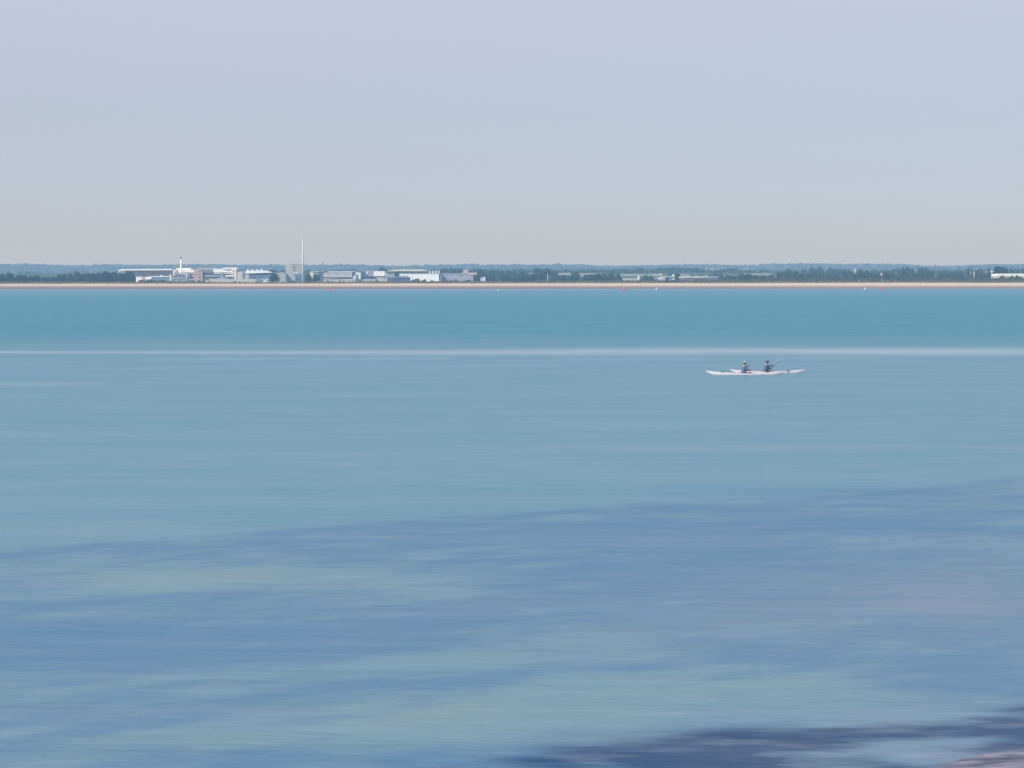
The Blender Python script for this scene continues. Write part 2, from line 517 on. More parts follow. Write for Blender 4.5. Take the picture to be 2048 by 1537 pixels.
class Build:
    """One building: an Empty at its foot; parts are traced in the photograph and set at the building's own distance and depth."""

    def __init__(s, name, label, cat, px, Z, group=None):
        p = PX(px, HY, Z)
        s.Z = Z
        s.o = Vector((p.x, Z, gz(p.x, Z)))
        s.e = empty(name, s.o, label, cat, group)
        s.foot = s.o.z - 0.6

    def at(s, px, py, dz=0.0):
        p = PX(px, py, s.Z)                 # sized at the front plane
        if py is None:
            p.z = s.foot
        return Vector((p.x, s.Z + dz, p.z)) - s.o

    def poly(s, part, pts, m, dz=0.0, depth=12.0, parent=None):
        """outline extruded away from the camera; a py of None runs down into the ground"""
        a = []
        for x, y in pts:
            q = PX(x, HY if y is None else y, s.Z)
            z = s.foot if y is None else q.z
            a.append(Vector((q.x, s.Z + dz, z)) - s.o)
        bm = bmesh.new()
        f = [bm.verts.new(v) for v in a]
        k = [bm.verts.new(v + Vector((0, depth, 0))) for v in a]
        n = len(a)
        bm.faces.new(f)
        bm.faces.new(k[::-1])
        for i in range(n):
            j = (i + 1) % n
            bm.faces.new((f[j], f[i], k[i], k[j]))
        return bm_obj(part, bm, m, parent or s.e)

    def box(s, part, x0, x1, y0, y1, m, dz=0.0, depth=12.0, parent=None):
        return s.poly(part, [(x0, y0), (x1, y0), (x1, y1), (x0, y1)], m, dz, depth, parent)

    def rows(s, part, boxes, m, dz=-0.08, depth=0.5, parent=None):
        """a run of identical slots that read as one surface pattern, as one mesh"""
        bm = bmesh.new()
        for x0, x1, y0, y1 in boxes:
            p, q = PX(x0, y0, s.Z), PX(x1, y1, s.Z)
            lo = Vector((p.x, s.Z + dz, q.z)) - s.o
            hi = Vector((q.x, s.Z + dz + depth, p.z)) - s.o
            r = bmesh.ops.create_cube(bm, size=1)
            for v in r['verts']:
                v.co = Vector([(lo[i] + hi[i]) / 2 + v.co[i] * (hi[i] - lo[i]) for i in range(3)])
        return bm_obj(part, bm, m, parent or s.e)

    def cyl(s, part, px, w0, w1, y0, y1, m, dz=0.0, seg=20, dome=0.0, parent=None):
        """upright round body: width w0 at the top, w1 at the foot (photo pixels)"""
        t = PX(px, y0, s.Z)
        b = PX(px, HY if y1 is None else y1, s.Z)
        zb = s.foot if y1 is None else b.z
        r0, r1 = w0 / 2 / FOC * s.Z, w1 / 2 / FOC * s.Z
        rings = [(zb, r1), (t.z, r0)]
        if dome:
            rings += [(t.z + dome * r0 * math.sin(a), r0 * math.cos(a)) for a in (0.4, 0.8, 1.2)]
        bm = bmesh.new()
        L = []
        for z, r in rings:
            L.append([bm.verts.new(Vector((t.x + r * math.cos(2 * math.pi * i / seg), s.Z + dz + r * math.sin(2 * math.pi * i / seg), z)) - s.o) for i in range(seg)])
        for A, B in zip(L, L[1:]):
            for i in range(seg):
                bm.faces.new((A[i], A[(i + 1) % seg], B[(i + 1) % seg], B[i]))
        bm.faces.new(L[0][::-1])
        bm.faces.new(L[-1])
        o = bm_obj(part, bm, m, parent or s.e)
        for p in o.data.polygons:
            p.use_smooth = len(p.vertices) == 4
        return o

    def win(s, rects, m=None, dz=-0.12, part='window'):
        for x0, x1, y0, y1 in rects:
            s.box(part, x0, x1, y0, y1, m or GLASS, dz, 0.4)


def place_buildings():
    # --- the long hall with the overhanging curved white roof, behind the belt of trees
    b = Build('hall', 'long grey ribbed hall with overhanging white roof, beside the dark tree belt', 'building', 290, 2960)
    b.box('wall', 242, 344.5, 540.2, None, LILAC, 0, 45)  # front in shade, given by the lilac colour
    b.rows('wall_rib', [(x, x + 0.7, 540.6, 551.5) for x in range(248, 344, 6)], MID, -0.5, 0.8)
    b.poly('roof', [(237.6, 541.2), (239.5, 538.8), (246, 537.2), (345.3, 536.7), (345.3, 539.4), (252, 539.6), (242, 540.9)], WHITE2, -7, 56)
    b.box('porch', 239, 253, 541, 545.5, WHITE, -5, 4)
    b = Build('annexe', 'low flat white-roofed annexe in front of the long ribbed hall', 'building', 318, 2900)
    b.box('wall', 302, 340, 552.9, None, TEAL, 0, 12)
    b.poly('roof', [(290, 556), (292.5, 553), (303, 551.4), (341, 551.2), (341, 552.9), (303, 553), (303, 557), (290, 557)], WHITE2, -1, 14.5)
    b.box('roof_vent', 320.5, 322.6, 548.6, 551.3, WHITE, 4, 2)
    b = Build('shed', 'small white shed just right of the dark tree belt', 'shed', 278, 2890)
    b.box('wall', 271.5, 284.2, 553.6, None, WHITE, 0, 7)
    b.poly('roof', [(271, 553.6), (273, 552.4), (283.5, 552.4), (284.7, 553.6)], WHITE2, -0.3, 7.6)
    # --- brick stair block between hall and chimney
    b = Build('stair_block', 'small cream and brown stair block with tall arch, right of the ribbed hall', 'building', 352, 2930)
    b.box('wall', 345.9, 353, 538.6, None, CREAM, 0, 9)
    b.poly('side_wall', [(353, 538.4), (357, 539.6), (358.2, 543), (358.2, None), (353, None)], BRICK, 0.6, 8)  # shaded face beside the lit cream one; brown colour carries the shade
    b.poly('archway', [(349, 552), (349, 543.5), (350.5, 541.4), (352.5, 543.5), (352.5, 552)], MID, -0.1, 0.5)
    b = Build('pillar_tower', 'slim pale tower at the corner of the ribbed hall, lower than the roof', 'tower', 341, 2870)
    b.box('wall', 339.4, 342.4, 548.5, None, CREAM, 0, 3)
    b.poly('cap', [(339, 548.5), (340.9, 547.2), (342.8, 548.5)], WHITE, -0.2, 3.4)
    # --- the white chimney with the black tip
    b = Build('chimney', 'white chimney with a black tip, standing in front of the white office block', 'chimney', 362, 2850)
    b.cyl('stack', 362, 3.0, 3.9, 517, None, WHITE)
    b.cyl('tip', 362, 2.7, 2.9, 512.6, 517, NAVY)
    # --- the white office and laboratory block
    b = Build('office_block', 'long white stepped office block with two brick stair towers and dark window bands', 'building', 412, 2900)
    b.box('upper_storey', 351.7, 380.2, 535.3, 538.4, WHITE, 4, 14)
    b.box('wall', 356.9, 405.4, 538.2, 543.9, WHITE, 0, 24)
    b.box('wall', 405.6, 427.3, 536.6, 543.8, GREY, 1.0, 22)  # shaded stretch of the white front, its shade put in as grey
    b.box('upper_storey', 394, 429, 534.9, 536.8, GREY, 5, 12)  # top strip of that stretch, with the same shade in its grey
    b.box('wall', 427.5, 466, 536.8, 543.8, WHITE, 0.3, 23)
    b.box('upper_storey', 445.2, 474, 534.4, 537.0, WHITE, -0.6, 20)
    b.box('glazing', 358, 464.5, 543.9, 556, GLASS, 2.0, 20)
    b.box('floor_band', 364, 388, 544.8, 546.8, WHITE, 1.0, 1.2)
    b.box('floor_band', 379, 388, 549.6, 552.2, PALE, 1.1, 1.2)
    b.box('floor_band', 405.8, 441, 550.0, 552.0, PALE, 1.0, 1.2)
    b.box('floor_band', 427.6, 464, 544.8, 546.7, WHITE, 0.8, 1.3)
    b.box('floor_band', 447.8, 464, 549.3, 552.3, WHITE, 0.8, 1.3)
    b.box('floor_band', 358.5, 374, 544.8, 548.5, PALE, 1.2, 1.2)
    b.box('pier', 441.6, 446.9, 544.2, None, MID, -1.4, 3)
    b.box('pier', 374.5, 379, 545.2, None, MID, -1.4, 3)
    for r in [(366, 372, 539.9, 540.5), (409, 424, 538.9, 540.4), (452, 463, 539.2, 540.2)]:
        b.rows('louvre', [r], SLATE)
    t = b.box('stair_tower', 388.2, 405.3, 537.5, None, BRICK, -1.5, 9)
    for r in ((398.7, 401.4, 540.3, 542.8), (398.7, 401.4, 546.2, 549.0), (398.7, 401.4, 552.4, 556.2), (392.2, 394, 546.0, 550.0)):
        b.box('window', *r, GLASS, -1.62, 0.4, t)
    t = b.box('stair_tower', 464.2, 473.0, 537.4, None, CREAM, -1.5, 9)
    b.box('tower_side', 473.05, 474.2, 536.8, None, BRICK, -0.9, 8, t)
    for y in (540.0, 545.9, 552.4):
        b.box('window', 466.6, 468.4, y, y + 3.2, GLASS, -1.62, 0.4, t)
    b = Build('canteen', 'low navy pavilion at the foot of the cream stair tower', 'building', 461, 2830)
    b.box('wall', 455.8, 467.2, 553.8, None, NAVY, 0, 8)
    b.box('roof', 455.4, 467.6, 553.2, 553.8, SLATE, -0.5, 9)
    b = Build('workshop', 'low workshop with a pale blue roof in front of the white office block', 'building', 445, 2835)
    b.box('wall', 435, 455.2, 556.6, None, TEAL, 0, 10)
    b.poly('roof', [(434, 556.6), (437, 554.7), (452, 554.2), (455.6, 556.6)], mat('pale_blue_roof', (0.34, 0.48, 0.66), 0.6, 0.06, 0.3), -0.4, 11)
    b = Build('boundary_wall', 'long plain beige wall below the white office block, nearest the dunes', 'wall', 452, 2740)
    b.box('wall', 420.3, 484, 557.6, None, BEIGE, 0, 0.6)
    b.box('coping', 420, 484.3, 557.1, 557.6, PALE, -0.1, 0.8)
    b = Build('shed', 'small low white shed left of the long beige wall', 'shed', 413, 2745)
    b.box('wall', 410, 416.5, 560.4, None, WHITE, 0, 4)
    b.box('roof', 409.7, 416.8, 559.7, 560.4, PALE, -0.3, 4.6)
    # --- vaulted glasshouse-like building
    b = Build('vaulted_building', 'blue grey vaulted building with pale end bands, in front of the black-tipped chimney', 'building', 359, 2800)
    b.poly('roof', [(344.6, 552), (348, 549.4), (353, 547.4), (358, 546.8), (363, 547.4), (369, 549.8), (373, 552.2), (370, 552.4), (364, 550.2), (358, 549.4), (352, 550), (347.5, 552.4)], SLATE, -0.6, 26)
    b.poly('end_wall', [(346, 553.4), (352, 550.2), (358, 549.5), (364, 550.3), (372, 553.4), (372, None), (346, None)], TEAL, 0, 24)
    b.box('band', 344.3, 371, 555.4, 556.4, PALE, -0.5, 0.8)
    b.box('ridge_light', 349, 367, 552.8, 553.6, PALE, -0.4, 0.6)
    b = Build('tank', 'small round white tank at the right side of the vaulted building', 'tank', 373.4, 2795)
    b.cyl('shell', 373.4, 2.2, 2.2, 550.8, None, WHITE, 0, 14, 0.8)
    b.cyl('rim', 373.4, 2.5, 2.5, 552.6, 553.2, PALE)
    for k, (x0, x1, y, lab) in enumerate(((350, 357.5, 559.8, 'low grey shed half hidden by bushes, below the vaulted building'), (362, 372, 559.2, 'long low grey shed below the right half of the vaulted building'),
                                          (376.5, 388.5, 557.4, 'grey gabled shed left of the pink brick stair tower'))):
        b = Build('shed', lab, 'shed', (x0 + x1) / 2, 2750)
        b.box('wall', x0, x1, y + 1.3, None, TEAL, 0, 6)
        b.poly('roof', [(x0 - 0.4, y + 1.3), (x0 + 1, y), (x1 - 1, y), (x1 + 0.4, y + 1.3)], PALE, -0.4, 7)
    # --- grey block and the hip-roofed building with four vents
    b = Build('boiler_house', 'pale grey box building with a slightly sloping top, right of the cream stair tower', 'building', 481, 2850)
    b.poly('wall', [(474.6, 543.6), (484.4, 541.8), (485.4, 543.2), (485.4, None), (474.6, None)], PALE, 0, 14)
    b.poly('side_wall', [(485.4, 543.2), (487.8, 542.6), (487.8, None), (485.4, None)], GREY, 1.0, 12)  # face turned from the sun, its shade put into a darker grey
    b.win([(482.6, 484, 549.4, 551.4)], SLATE)
    b = Build('vented_building', 'white hip-roofed building with a row of four roof vents and dark blue walls', 'building', 515, 2880)
    b.box('wall', 488.2, 540, 544.4, None, TEAL, 0, 24)
    b.poly('roof', [(487.6, 544.5), (490, 541.6), (496, 540.6), (530, 540.6), (541.5, 544.0), (541.5, 544.9), (487.6, 546.6)], WHITE2, -2.2, 28)
    b.box('upper_band', 499, 540, 544.9, 549, NAVY, -0.3, 0.8)
    b.win([(505, 511, 553, 556), (517.5, 524, 552.5, 556), (526, 528.2, 551, 556)], GLASS, -0.3)
    b.box('loading_door', 490.6, 498.3, 547.8, None, PALE, -1.0, 1.4)
    for x in (494.6, 504.2, 514.1, 522.4):
        v = b.poly('vent', [(x - 1.3, 541), (x - 1.3, 539.2), (x - 0.2, 537.6), (x + 1.2, 537.8), (x + 1.2, 541)], WHITE, 3, 2.2)
    b = Build('boundary_wall', 'low beige wall below the four-vented white roof, shorter than the other one', 'wall', 498, 2735)
    b.box('wall', 484.6, 512.8, 557.7, None, BEIGE, 0, 0.6)
    b.box('coping', 484.4, 513, 557.2, 557.7, PALE, -0.1, 0.8)
    b = Build('shed', 'blue shed standing right of the shorter beige wall', 'shed', 517, 2730)
    b.box('wall', 513.4, 521, 557.4, None, TEAL, 0, 5)
    b.poly('roof', [(513, 557.4), (514, 556.6), (520.4, 556.6), (521.4, 557.4)], SLATE, -0.3, 5.6)
    b = Build('storage_yard', 'white sloping storage bays beside the umbrella-shaped pine', 'storage bay', 529, 2725)
    b.poly('bay_wall', [(524, None), (526, 561.6), (531.6, 559.4), (531.6, None)], WHITE, 0, 5)
    b.box('bay_block', 532, 537.5, 558.2, None, PALE, 0.3, 5)
    b.box('canopy', 519.5, 534, 557.0, 557.9, WHITE2, 1, 6)
    b.win([(533, 536, 560, 562)], SLATE)
    # --- domed grey block and the big grey tower block
    b = Build('treatment_block', 'plain grey block topped by small white domes, between pine and tall grey block', 'building', 562, 2830)
    b.box('wall', 553.4, 571.6, 546.0, None, GREY, 0, 16)
    b.box('parapet', 553, 572, 545.4, 546.0, PALE, -0.3, 16.6)
    for x in (549.6, 563):
        b.cyl('dome', x, 3.0, 3.2, 545.4, 546.2 if x > 555 else None, WHITE, 5, 14, 0.9)
    b = Build('power_house', 'tall windowless grey block with a dark jagged streak, left of the tallest chimney', 'building', 588, 2800)
    b.box('wall', 571.4, 604.9, 527.3, None, GREY, 0, 26)
    b.box('panel', 571.4, 585.4, 527.5, 553, mat('light_grey_cladding', (0.41, 0.40, 0.385), 0.6, 0.05, 0.2), -0.15, 0.4)
    b.poly('dark_streak', [(585.7, 527.8), (589, 527.8), (588, 530), (591, 532), (589, 534.5), (591.5, 537), (592, 541.5), (586, 541.5), (587.5, 537), (585.6, 534)], SLATE, -0.15, 0.4)  # dark jagged streak set on the wall face
    b.box('band', 586.5, 598.3, 543.8, 547.6, PALE, -1.0, 1.2)
    b.box('recess', 587, 604.4, 548.6, None, TEAL, -0.2, 0.5)
    b.poly('shade_wedge', [(572, 546), (573.4, 547), (580, 556.5), (582, None), (572, None)], NAVY, -3, 3.2)  # triangular shade on the wall, added as a dark navy wedge
    b.box('pier', 587.6, 590, 549.5, None, PALE, -0.6, 0.6)
    b.win([(593, 597, 553, 561), (599.6, 601.4, 553, 561)], GLASS, -0.4, 'doorway')
    b = Build('chimney', 'tallest chimney, plain pale shaft with a narrow cap, right of the tall grey block', 'chimney', 606.3, 2780)
    b.cyl('stack', 606.3, 3.5, 3.7, 480, None, STACK)
    b.cyl('cap', 606.3, 4.3, 3.9, 476.8, 480.2, STACK, 0, 20, 0.3)
    b.cyl('collar', 606.3, 4.6, 4.6, 545.4, 546.6, STEEL)
    b.rows('ladder', [(606.0, 606.4, 482, 560)], STEEL, -1.35, 0.2)
    b = Build('house', 'small cream gabled building right of the tallest chimney', 'building', 627, 3050)
    b.box('wall', 618.6, 627, 543.6, None, CREAM, 0, 9)
    b.poly('roof', [(618, 544), (621.5, 542), (637, 542), (637, 544)], PALE, -0.5, 12)
    b.box('side_wall', 627.1, 636.8, 544, None, GREY, 0.8, 8)
    b = Build('mast', 'thin dark steel mast left of the long saw-tooth works', 'mast', 645.6, 2810)
    b.cyl('shaft', 645.6, 1.5, 1.9, 528, None, STEEL)
    b.cyl('head', 645.6, 2.3, 2.3, 524.6, 528, STEEL)
    # --- saw-tooth works
    b = Build('works', 'long pale grey works with a saw-tooth roof and three dark window strips', 'building', 676, 2880)
    b.box('wall', 647, 703.6, 546.0, 554.2, PALE, 0, 30)
    b.box('undercroft', 647.4, 703.4, 554.2, None, GLASS, 1.2, 28)
    b.poly('eaves', [(646.7, 546.2), (648.5, 544.9), (656, 543.8), (704, 543.8), (704.2, 546.2)], GREY, -0.3, 31)
    pts = [(655, 543.9)]
    for i in range(14):
        x = 657 + i * 3.9
        pts += [(x, 542.0), (x + 2.6, 543.0)]
    pts += [(713, 543.9)]
    b.poly('roof', pts, PALE, 4, 30)
    b.win([(656, 661, 549, 550.6), (672, 677.4, 549, 550.6), (689, 695, 549, 550.6)], SLATE)
    for r in [(655.2, 655.6, 546.4, 554), (679, 679.4, 546.4, 554), (699, 699.4, 546.4, 554)]:
        b.rows('seam', [r], GREY)
    b = Build('hangar', 'dark blue roofed shed behind the saw-tooth works', 'building', 686, 3150)
    b.box('wall', 675, 697, 542, None, NAVY, 0, 18)
    b.poly('roof', [(674.5, 542.6), (679, 540.6), (694, 540.4), (697.5, 542.6)], NAVY, -0.5, 19)
    b = Build('hangar', 'grey roofed shed between the dark mast and the saw-tooth works', 'building', 651, 3150)
    b.box('wall', 638.5, 657, 543, None, NAVY, 0, 14)
    b.poly('roof', [(637.5, 543.2), (641, 541), (656, 540.8), (658, 543.2)], SLATE, -0.5, 15)
    for x0, x1, y, m, lab in ((647, 665, 556.2, BEIGE, 'low beige store below the left end of the saw-tooth works'), (666, 678.4, 556.6, PALE, 'low pale store below the middle of the saw-tooth works'),
                              (681, 704.5, 558.2, BEIGE, 'low white-roofed store left of the round silo')):
        b = Build('store', lab, 'building', (x0 + x1) / 2, 2745)
        b.box('wall', x0, x1, y + 0.8, None, m, 0, 8)
        b.box('roof', x0 - 0.3, x1 + 0.3, y - 0.2, y + 0.8, WHITE2 if x0 > 670 else GREY, -0.5, 9)
        b.win([(x0 + 4, x0 + 7, y + 2.2, y + 4)], SLATE)
    # --- silo and white stepped tower
    b = Build('silo', 'pale round silo with a darker right part, in front of the white stepped tower', 'silo', 711, 2735)
    b.cyl('shell', 710.6, 6.4, 6.4, 553.2, None, PALE, 0, 24, 0.35)
    b.cyl('hatch', 709.6, 2.0, 2.4, 551.4, 552.8, WHITE)
    b.poly('side_block', [(714, 553.6), (716.6, 555), (717.4, None), (714, None)], TEAL, 0, 5)  # darker block along the right side of the shell
    b.box('pipe', 704.6, 706, 553, None, PALE, 0, 0.8)
    b = Build('stepped_tower', 'small bright white stepped tower behind the round silo', 'building', 716.5, 2800)
    b.box('wall', 711.4, 721.2, 545.1, 549.2, WHITE, 0, 8)
    b.box('shaft', 717.2, 721.0, 549.2, None, WHITE, 0.4, 6)
    b.box('lower_block', 707, 717, 549.4, None, MID, 1, 7)
    b.box('roof', 711, 721.6, 544.5, 545.1, WHITE2, -0.3, 8.6)
    b = Build('packing_hall', 'dark blue hall with a cream panel, between the stepped tower and the white box building', 'building', 735, 2900)
    b.box('wall', 722, 747, 543, None, NAVY, 0, 22)
    b.poly('roof', [(712, 543), (717, 540.6), (748, 540.2), (748, 543)], SLATE, 3, 24)
    b.box('panel', 732.2, 735.6, 542.4, 548.4, CREAM, -0.3, 0.6)
    b.box('tower', 736.2, 746.2, 540.8, 552, MID, -0.5, 9)
    b.box('canopy', 724, 752, 552.2, 553.0, SLATE, -2, 4)
    b = Build('box_building', 'white box building with a small white annexe at its right end', 'building', 759, 2870)
    b.box('wall', 746.9, 769.4, 542.2, 552.2, WHITE, 0, 18)
    b.box('wall', 770.5, 772.8, 545.8, 551.6, WHITE, 1, 6)
    b.box('plinth', 748, 773, 552.2, None, NAVY, 1.4, 16)
    for r in [(754, 754.3, 542.6, 552), (762, 762.3, 542.6, 552)]:
        b.rows('seam', [r], PALE)
    # --- low works along the dunes
    b = Build('tank_store', 'low grey store fronted by a row of upright tanks, right of the round silo', 'building', 741, 2740)
    b.box('wall', 717.8, 752.4, 558.0, None, MID, 0, 8)
    b.box('roof', 717.4, 752.8, 557.4, 558, PALE, -0.4, 9)
    for x in (731.6, 734.6, 738.2, 742.4, 746.4, 750):
        b.cyl('tank', x, 2.4, 2.4, 559.0, None, PALE, -1.4, 14, 0.4)
    b = Build('garage', 'pale beige box building with one dark strip window, left of the dark blue building', 'building', 764, 2745)
    b.box('wall', 752.9, 774.8, 554.6, None, BEIGE, 0, 12)
    b.box('roof', 752.5, 775.2, 554.0, 554.6, PALE, -0.4, 13)
    b.win([(766, 772.6, 555.6, 557.0)], SLATE)
    b = Build('clubhouse', 'dark blue building with grey roof, in front of the left end of the white shed', 'building', 798, 2735)
    b.box('wall', 775.8, 819.6, 554.4, None, NAVY, 0, 16)
    b.poly('roof', [(775.2, 555.0), (778, 552.2), (788, 551.4), (789.5, 552.6), (802, 552.6), (803.5, 551.0), (814, 551.4), (820.4, 555.2)], GREY, -1.0, 18)
    b.box('pillar', 780.6, 783, 556.4, None, TEAL, -0.3, 0.6)
    b.box('pillar', 810.6, 813, 556.4, None, TEAL, -0.3, 0.6)
    b.box('dormer', 790, 802, 552.0, 553.6, NAVY, -1.2, 5)
    for x in (803.9, 805.7):
        b.cyl('flue', x, 0.8, 0.8, 546.9, 552, STACK, 4)
    b.box('sign', 806.6, 808, 558.8, 560, mat('red_sign', (0.6, 0.06, 0.08), 0.5), -0.2, 0.3)
    b = Build('warehouse', 'blue walled warehouse with a long pale yellow curved roof, behind the long white shed', 'building', 812, 3050)
    b.box('wall', 774, 856, 541.6, None, LILAC, 0, 40)
    b.poly('roof', [(772.4, 542.4), (778, 540.8), (786, 539.7), (800, 539.0), (845, 539.2), (851, 540.6), (854, 542.0), (854, 542.6), (800, 542.3), (790, 542.6)], YELLOW, -3, 46)
    b.box('panel', 780.8, 784.2, 542.4, 546.4, YELLOW, -0.4, 0.8)
    b.box('panel', 787, 789, 542.4, 549, YELLOW, -0.4, 0.8)
    b = Build('white_shed', 'very long bright white shed with a curved left shoulder and a dark right end', 'building', 838, 2850)
    b.poly('wall', [(798, 551), (800.5, 548.6), (806, 547.4), (877.8, 547.4), (877.8, None), (798, None)], FOILED, 0, 34)
    b.box('roof', 800, 878.4, 546.9, 547.6, PALE, -0.4, 35)
    b.box('end_wall', 877.9, 883, 549.0, None, SLATE, 1.2, 30)  # right end in shade, darkened by the slate colour
    for x in (860, 866, 872.2, 878):
        Bt = Build('rooftop_tank', 'round cream tank, %s of the row of four behind the long white shed' % {860: 'leftmost', 866: 'second', 872.2: 'third', 878: 'rightmost'}[x], 'tank', x, 2895, 'row of cream tanks')
        Bt.cyl('shell', x, 3.2, 3.2, 543.2, None, CREAM, 0, 18, 0.6)
        Bt.cyl('rim', x, 3.45, 3.45, 545.6, 546.1, PALE)
    b = Build('mast', 'short dark post in front of the long white shed', 'post', 825, 2740)
    b.cyl('shaft', 825, 1.2, 1.4, 553, None, STEEL)
    b.box('head', 824, 826, 551.6, 553.2, STEEL, -0.4, 0.8)
    b = Build('storage_hall', 'long lilac grey storage hall with dark vent strips and a partly orange roof', 'building', 913, 2880)
    b.box('wall', 883.2, 946.5, 548.0, None, LILAC, 0, 30)  # shaded long face, its shade held in the lilac grey
    b.poly('roof', [(882.5, 548.1), (886, 546.7), (946, 546.2), (947, 548.1)], GREY, -0.5, 32)
    b.box('roof_sheet', 924.5, 932, 546.0, 548.0, TERRA, -0.8, 20)
    b.box('roof_sheet', 936, 953.6, 545.8, 549.4, TERRA, -0.9, 14)
    b.win([(888.2, 897, 549.8, 550.9), (915.8, 925.4, 549.8, 550.9)], SLATE, -0.15, 'vent_strip')
    b = Build('house', 'pinkish building behind the orange roof sheets of the storage hall', 'building', 930, 3500)
    b.box('wall', 926, 935.6, 541.6, None, mat('pink_render', (0.55, 0.42, 0.38), 0.8, 0.1, 0.3), 0, 10)
    b.poly('roof', [(925.6, 541.8), (928, 540.2), (934, 540), (936, 541.8)], CREAM, -0.4, 11)
    b = Build('silo', 'small bright white silo with a low white lean-to, right of the storage hall', 'silo', 969, 2760)
    b.cyl('shell', 969.4, 3.2, 3.2, 555.0, None, WHITE, 0, 18, 0.6)
    b.box('side_block', 961, 967.6, 555.4, None, PALE, 0, 4)
    # --- middle of the shore
    b = Build('flagpole', 'slim pale pole standing in front of the hedgerow trees', 'pole', 1095.5, 2700)
    b.cyl('shaft', 1095.5, 0.9, 1.2, 549.6, None, STACK, 0, 12)
    b.cyl('finial', 1095.5, 1.3, 1.3, 549.0, 549.8, STACK, 0, 10, 0.8)
    b = Build('kiosk', 'bright white upright box at the right end of the low white wall', 'kiosk', 1277, 2735)
    b.box('wall', 1275.2, 1279, 553.6, None, WHITE, 0, 2.4)
    b.poly('roof', [(1274.8, 553.6), (1277, 552.4), (1279.4, 553.6)], WHITE2, -0.2, 2.8)
    b = Build('low_wall', 'long low white wall above the dune scrub, left of the white kiosk', 'wall', 1260, 2730)
    b.box('wall', 1245.2, 1275, 558.9, None, BEIGE, 0, 0.5)
    b.box('coping', 1245, 1275.1, 558.3, 558.9, WHITE2, -0.1, 0.7)
    b = Build('barn', 'beige barn with an arched roof and a dark doorway, above the dune scrub', 'barn', 1333, 2760)
    b.poly('wall', [(1318, 559), (1319, 556), (1324, 553.6), (1330.6, 553.4), (1330.6, None), (1318, None)], BEIGE, 0, 14)
    b.box('side_wall', 1330.7, 1349, 554.8, None, TEAL, 0.6, 13)
    b.poly('roof', [(1323, 554.6), (1326, 553.2), (1344, 553.2), (1350.2, 556.0), (1344, 555.6)], PALE, -0.4, 15)
    b.box('doorway', 1331.4, 1337, 556.2, None, GLASS, -0.1, 0.8)
    b.box('lower_panel', 1343.4, 1349, 558.4, None, CREAM, -0.2, 0.7)
    b = Build('long_roof', 'low building with a pale beige roof half sunk in trees, behind the beige barn', 'building', 1315, 3300)
    b.box('wall', 1308, 1323.4, 551.2, None, SLATE, 0, 9)
    b.poly('roof', [(1307, 551.4), (1308, 549.4), (1321, 549.2), (1322.6, 547.8), (1324.4, 549.4), (1324, 551.4)], YELLOW, -0.5, 10)
    for i, (x0, x1, lab) in enumerate(((1359.2, 1386.8, 'low barn with a white roof over a dark front, nearest to the beige barn'), (1387.4, 1415.6, 'low barn with white roof over dark front, middle of three barns in line'),
                                       (1416.4, 1437.6, 'low barn with grey-white roof and blue front, palest of three barns in line'))):
        b = Build('farm_shed', lab, 'barn', (x0 + x1) / 2, 2800, 'white-roofed sheds in line')
        b.box('wall', x0 + 0.4, x1 - 0.4, 555.8, None, [RUST, RUST, TEAL][i], 0, 12)
        b.poly('roof', [(x0, 556.6), (x0 + 0.5, 554.6), (x1 - 1, 554.0 - 0.2 * (i == 0)), (x1, 555.6)], WHITE2 if i < 2 else PALE, -0.6, 13)
        b.win([(x0 + 12, x1 - 2, 556.4, 558.2)], NAVY, -0.15, 'opening')
    for x, y0, y1, w, Z, m, r, lab in ((1280.4, 544.2, 547.6, 4.0, 4600, WHITE, SLATE, 'tiny white house high among trees, above the white kiosk'), (1339.2, 543.0, 545.8, 3.0, 4700, WHITE, SLATE, 'tiny white house among trees, above the beige barn'),
                                       (1293, 538.0, 540.6, 2.6, 6400, WHITE, TILE, 'tiny pale house on the wooded slope, right of the white kiosk'), (1413.4, 538.4, 541.4, 5.4, 5600, CREAM, TILE, 'small red-roofed house on the hillside, left of the longer one'),
                                       (1426, 538.0, 541.6, 8.0, 5600, mat('pink_render', (0.55, 0.42, 0.38)), TILE, 'longer pinkish house with a red roof on the hillside'), (1436, 538.4, 540.6, 4.0, 5700, YELLOW, SLATE, 'small pale cottage right of the pinkish hillside house'),
                                       (1487.6, 537.8, 540.8, 2.6, 6500, WHITE, TILE, 'left one of two tiny white cottages on the bare hillside'), (1495.4, 537.4, 540.6, 2.6, 6500, WHITE, TILE, 'right one of two tiny white cottages on the bare hillside'),
                                       (1165.6, 549.8, 552.8, 3.0, 3300, WHITE, TILE, 'tiny white cottage beside the stubble field'), (1763.6, 548.0, 551, 3.0, 3300, CREAM, TILE, 'tiny cream cottage among the trees above the second red buoy'),
                                       (1794.6, 549.0, 551.4, 3.2, 3200, CREAM, TILE, 'tiny cream cottage in the trees left of the pale gap'), (2032, 546.4, 549.6, 6.4, 3000, WHITE2, SLATE, 'small white roof behind the long pale greenhouse'),
                                       (1347, 548.6, 551.4, 3.4, 3400, WHITE, SLATE, 'tiny white cottage right above the beige barn')):
        b = Build('cottage', lab, 'house', x, Z)
        h = (y1 - y0)
        b.box('wall', x - w / 2, x + w / 2, y0 + h * 0.45, None, m, 0, 8)
        b.poly('roof', [(x - w * 0.55, y0 + h * 0.5), (x - w * 0.3, y0), (x + w * 0.3, y0), (x + w * 0.55, y0 + h * 0.5)], r, -0.4, 9)
    # --- right end of the shore
    b = Build('church_tower', 'thin orange pointed tower rising from the trees', 'tower', 1710.2, 4000)
    b.box('wall', 1708.8, 1711.6, 541.4, None, TERRA, 0, 3)
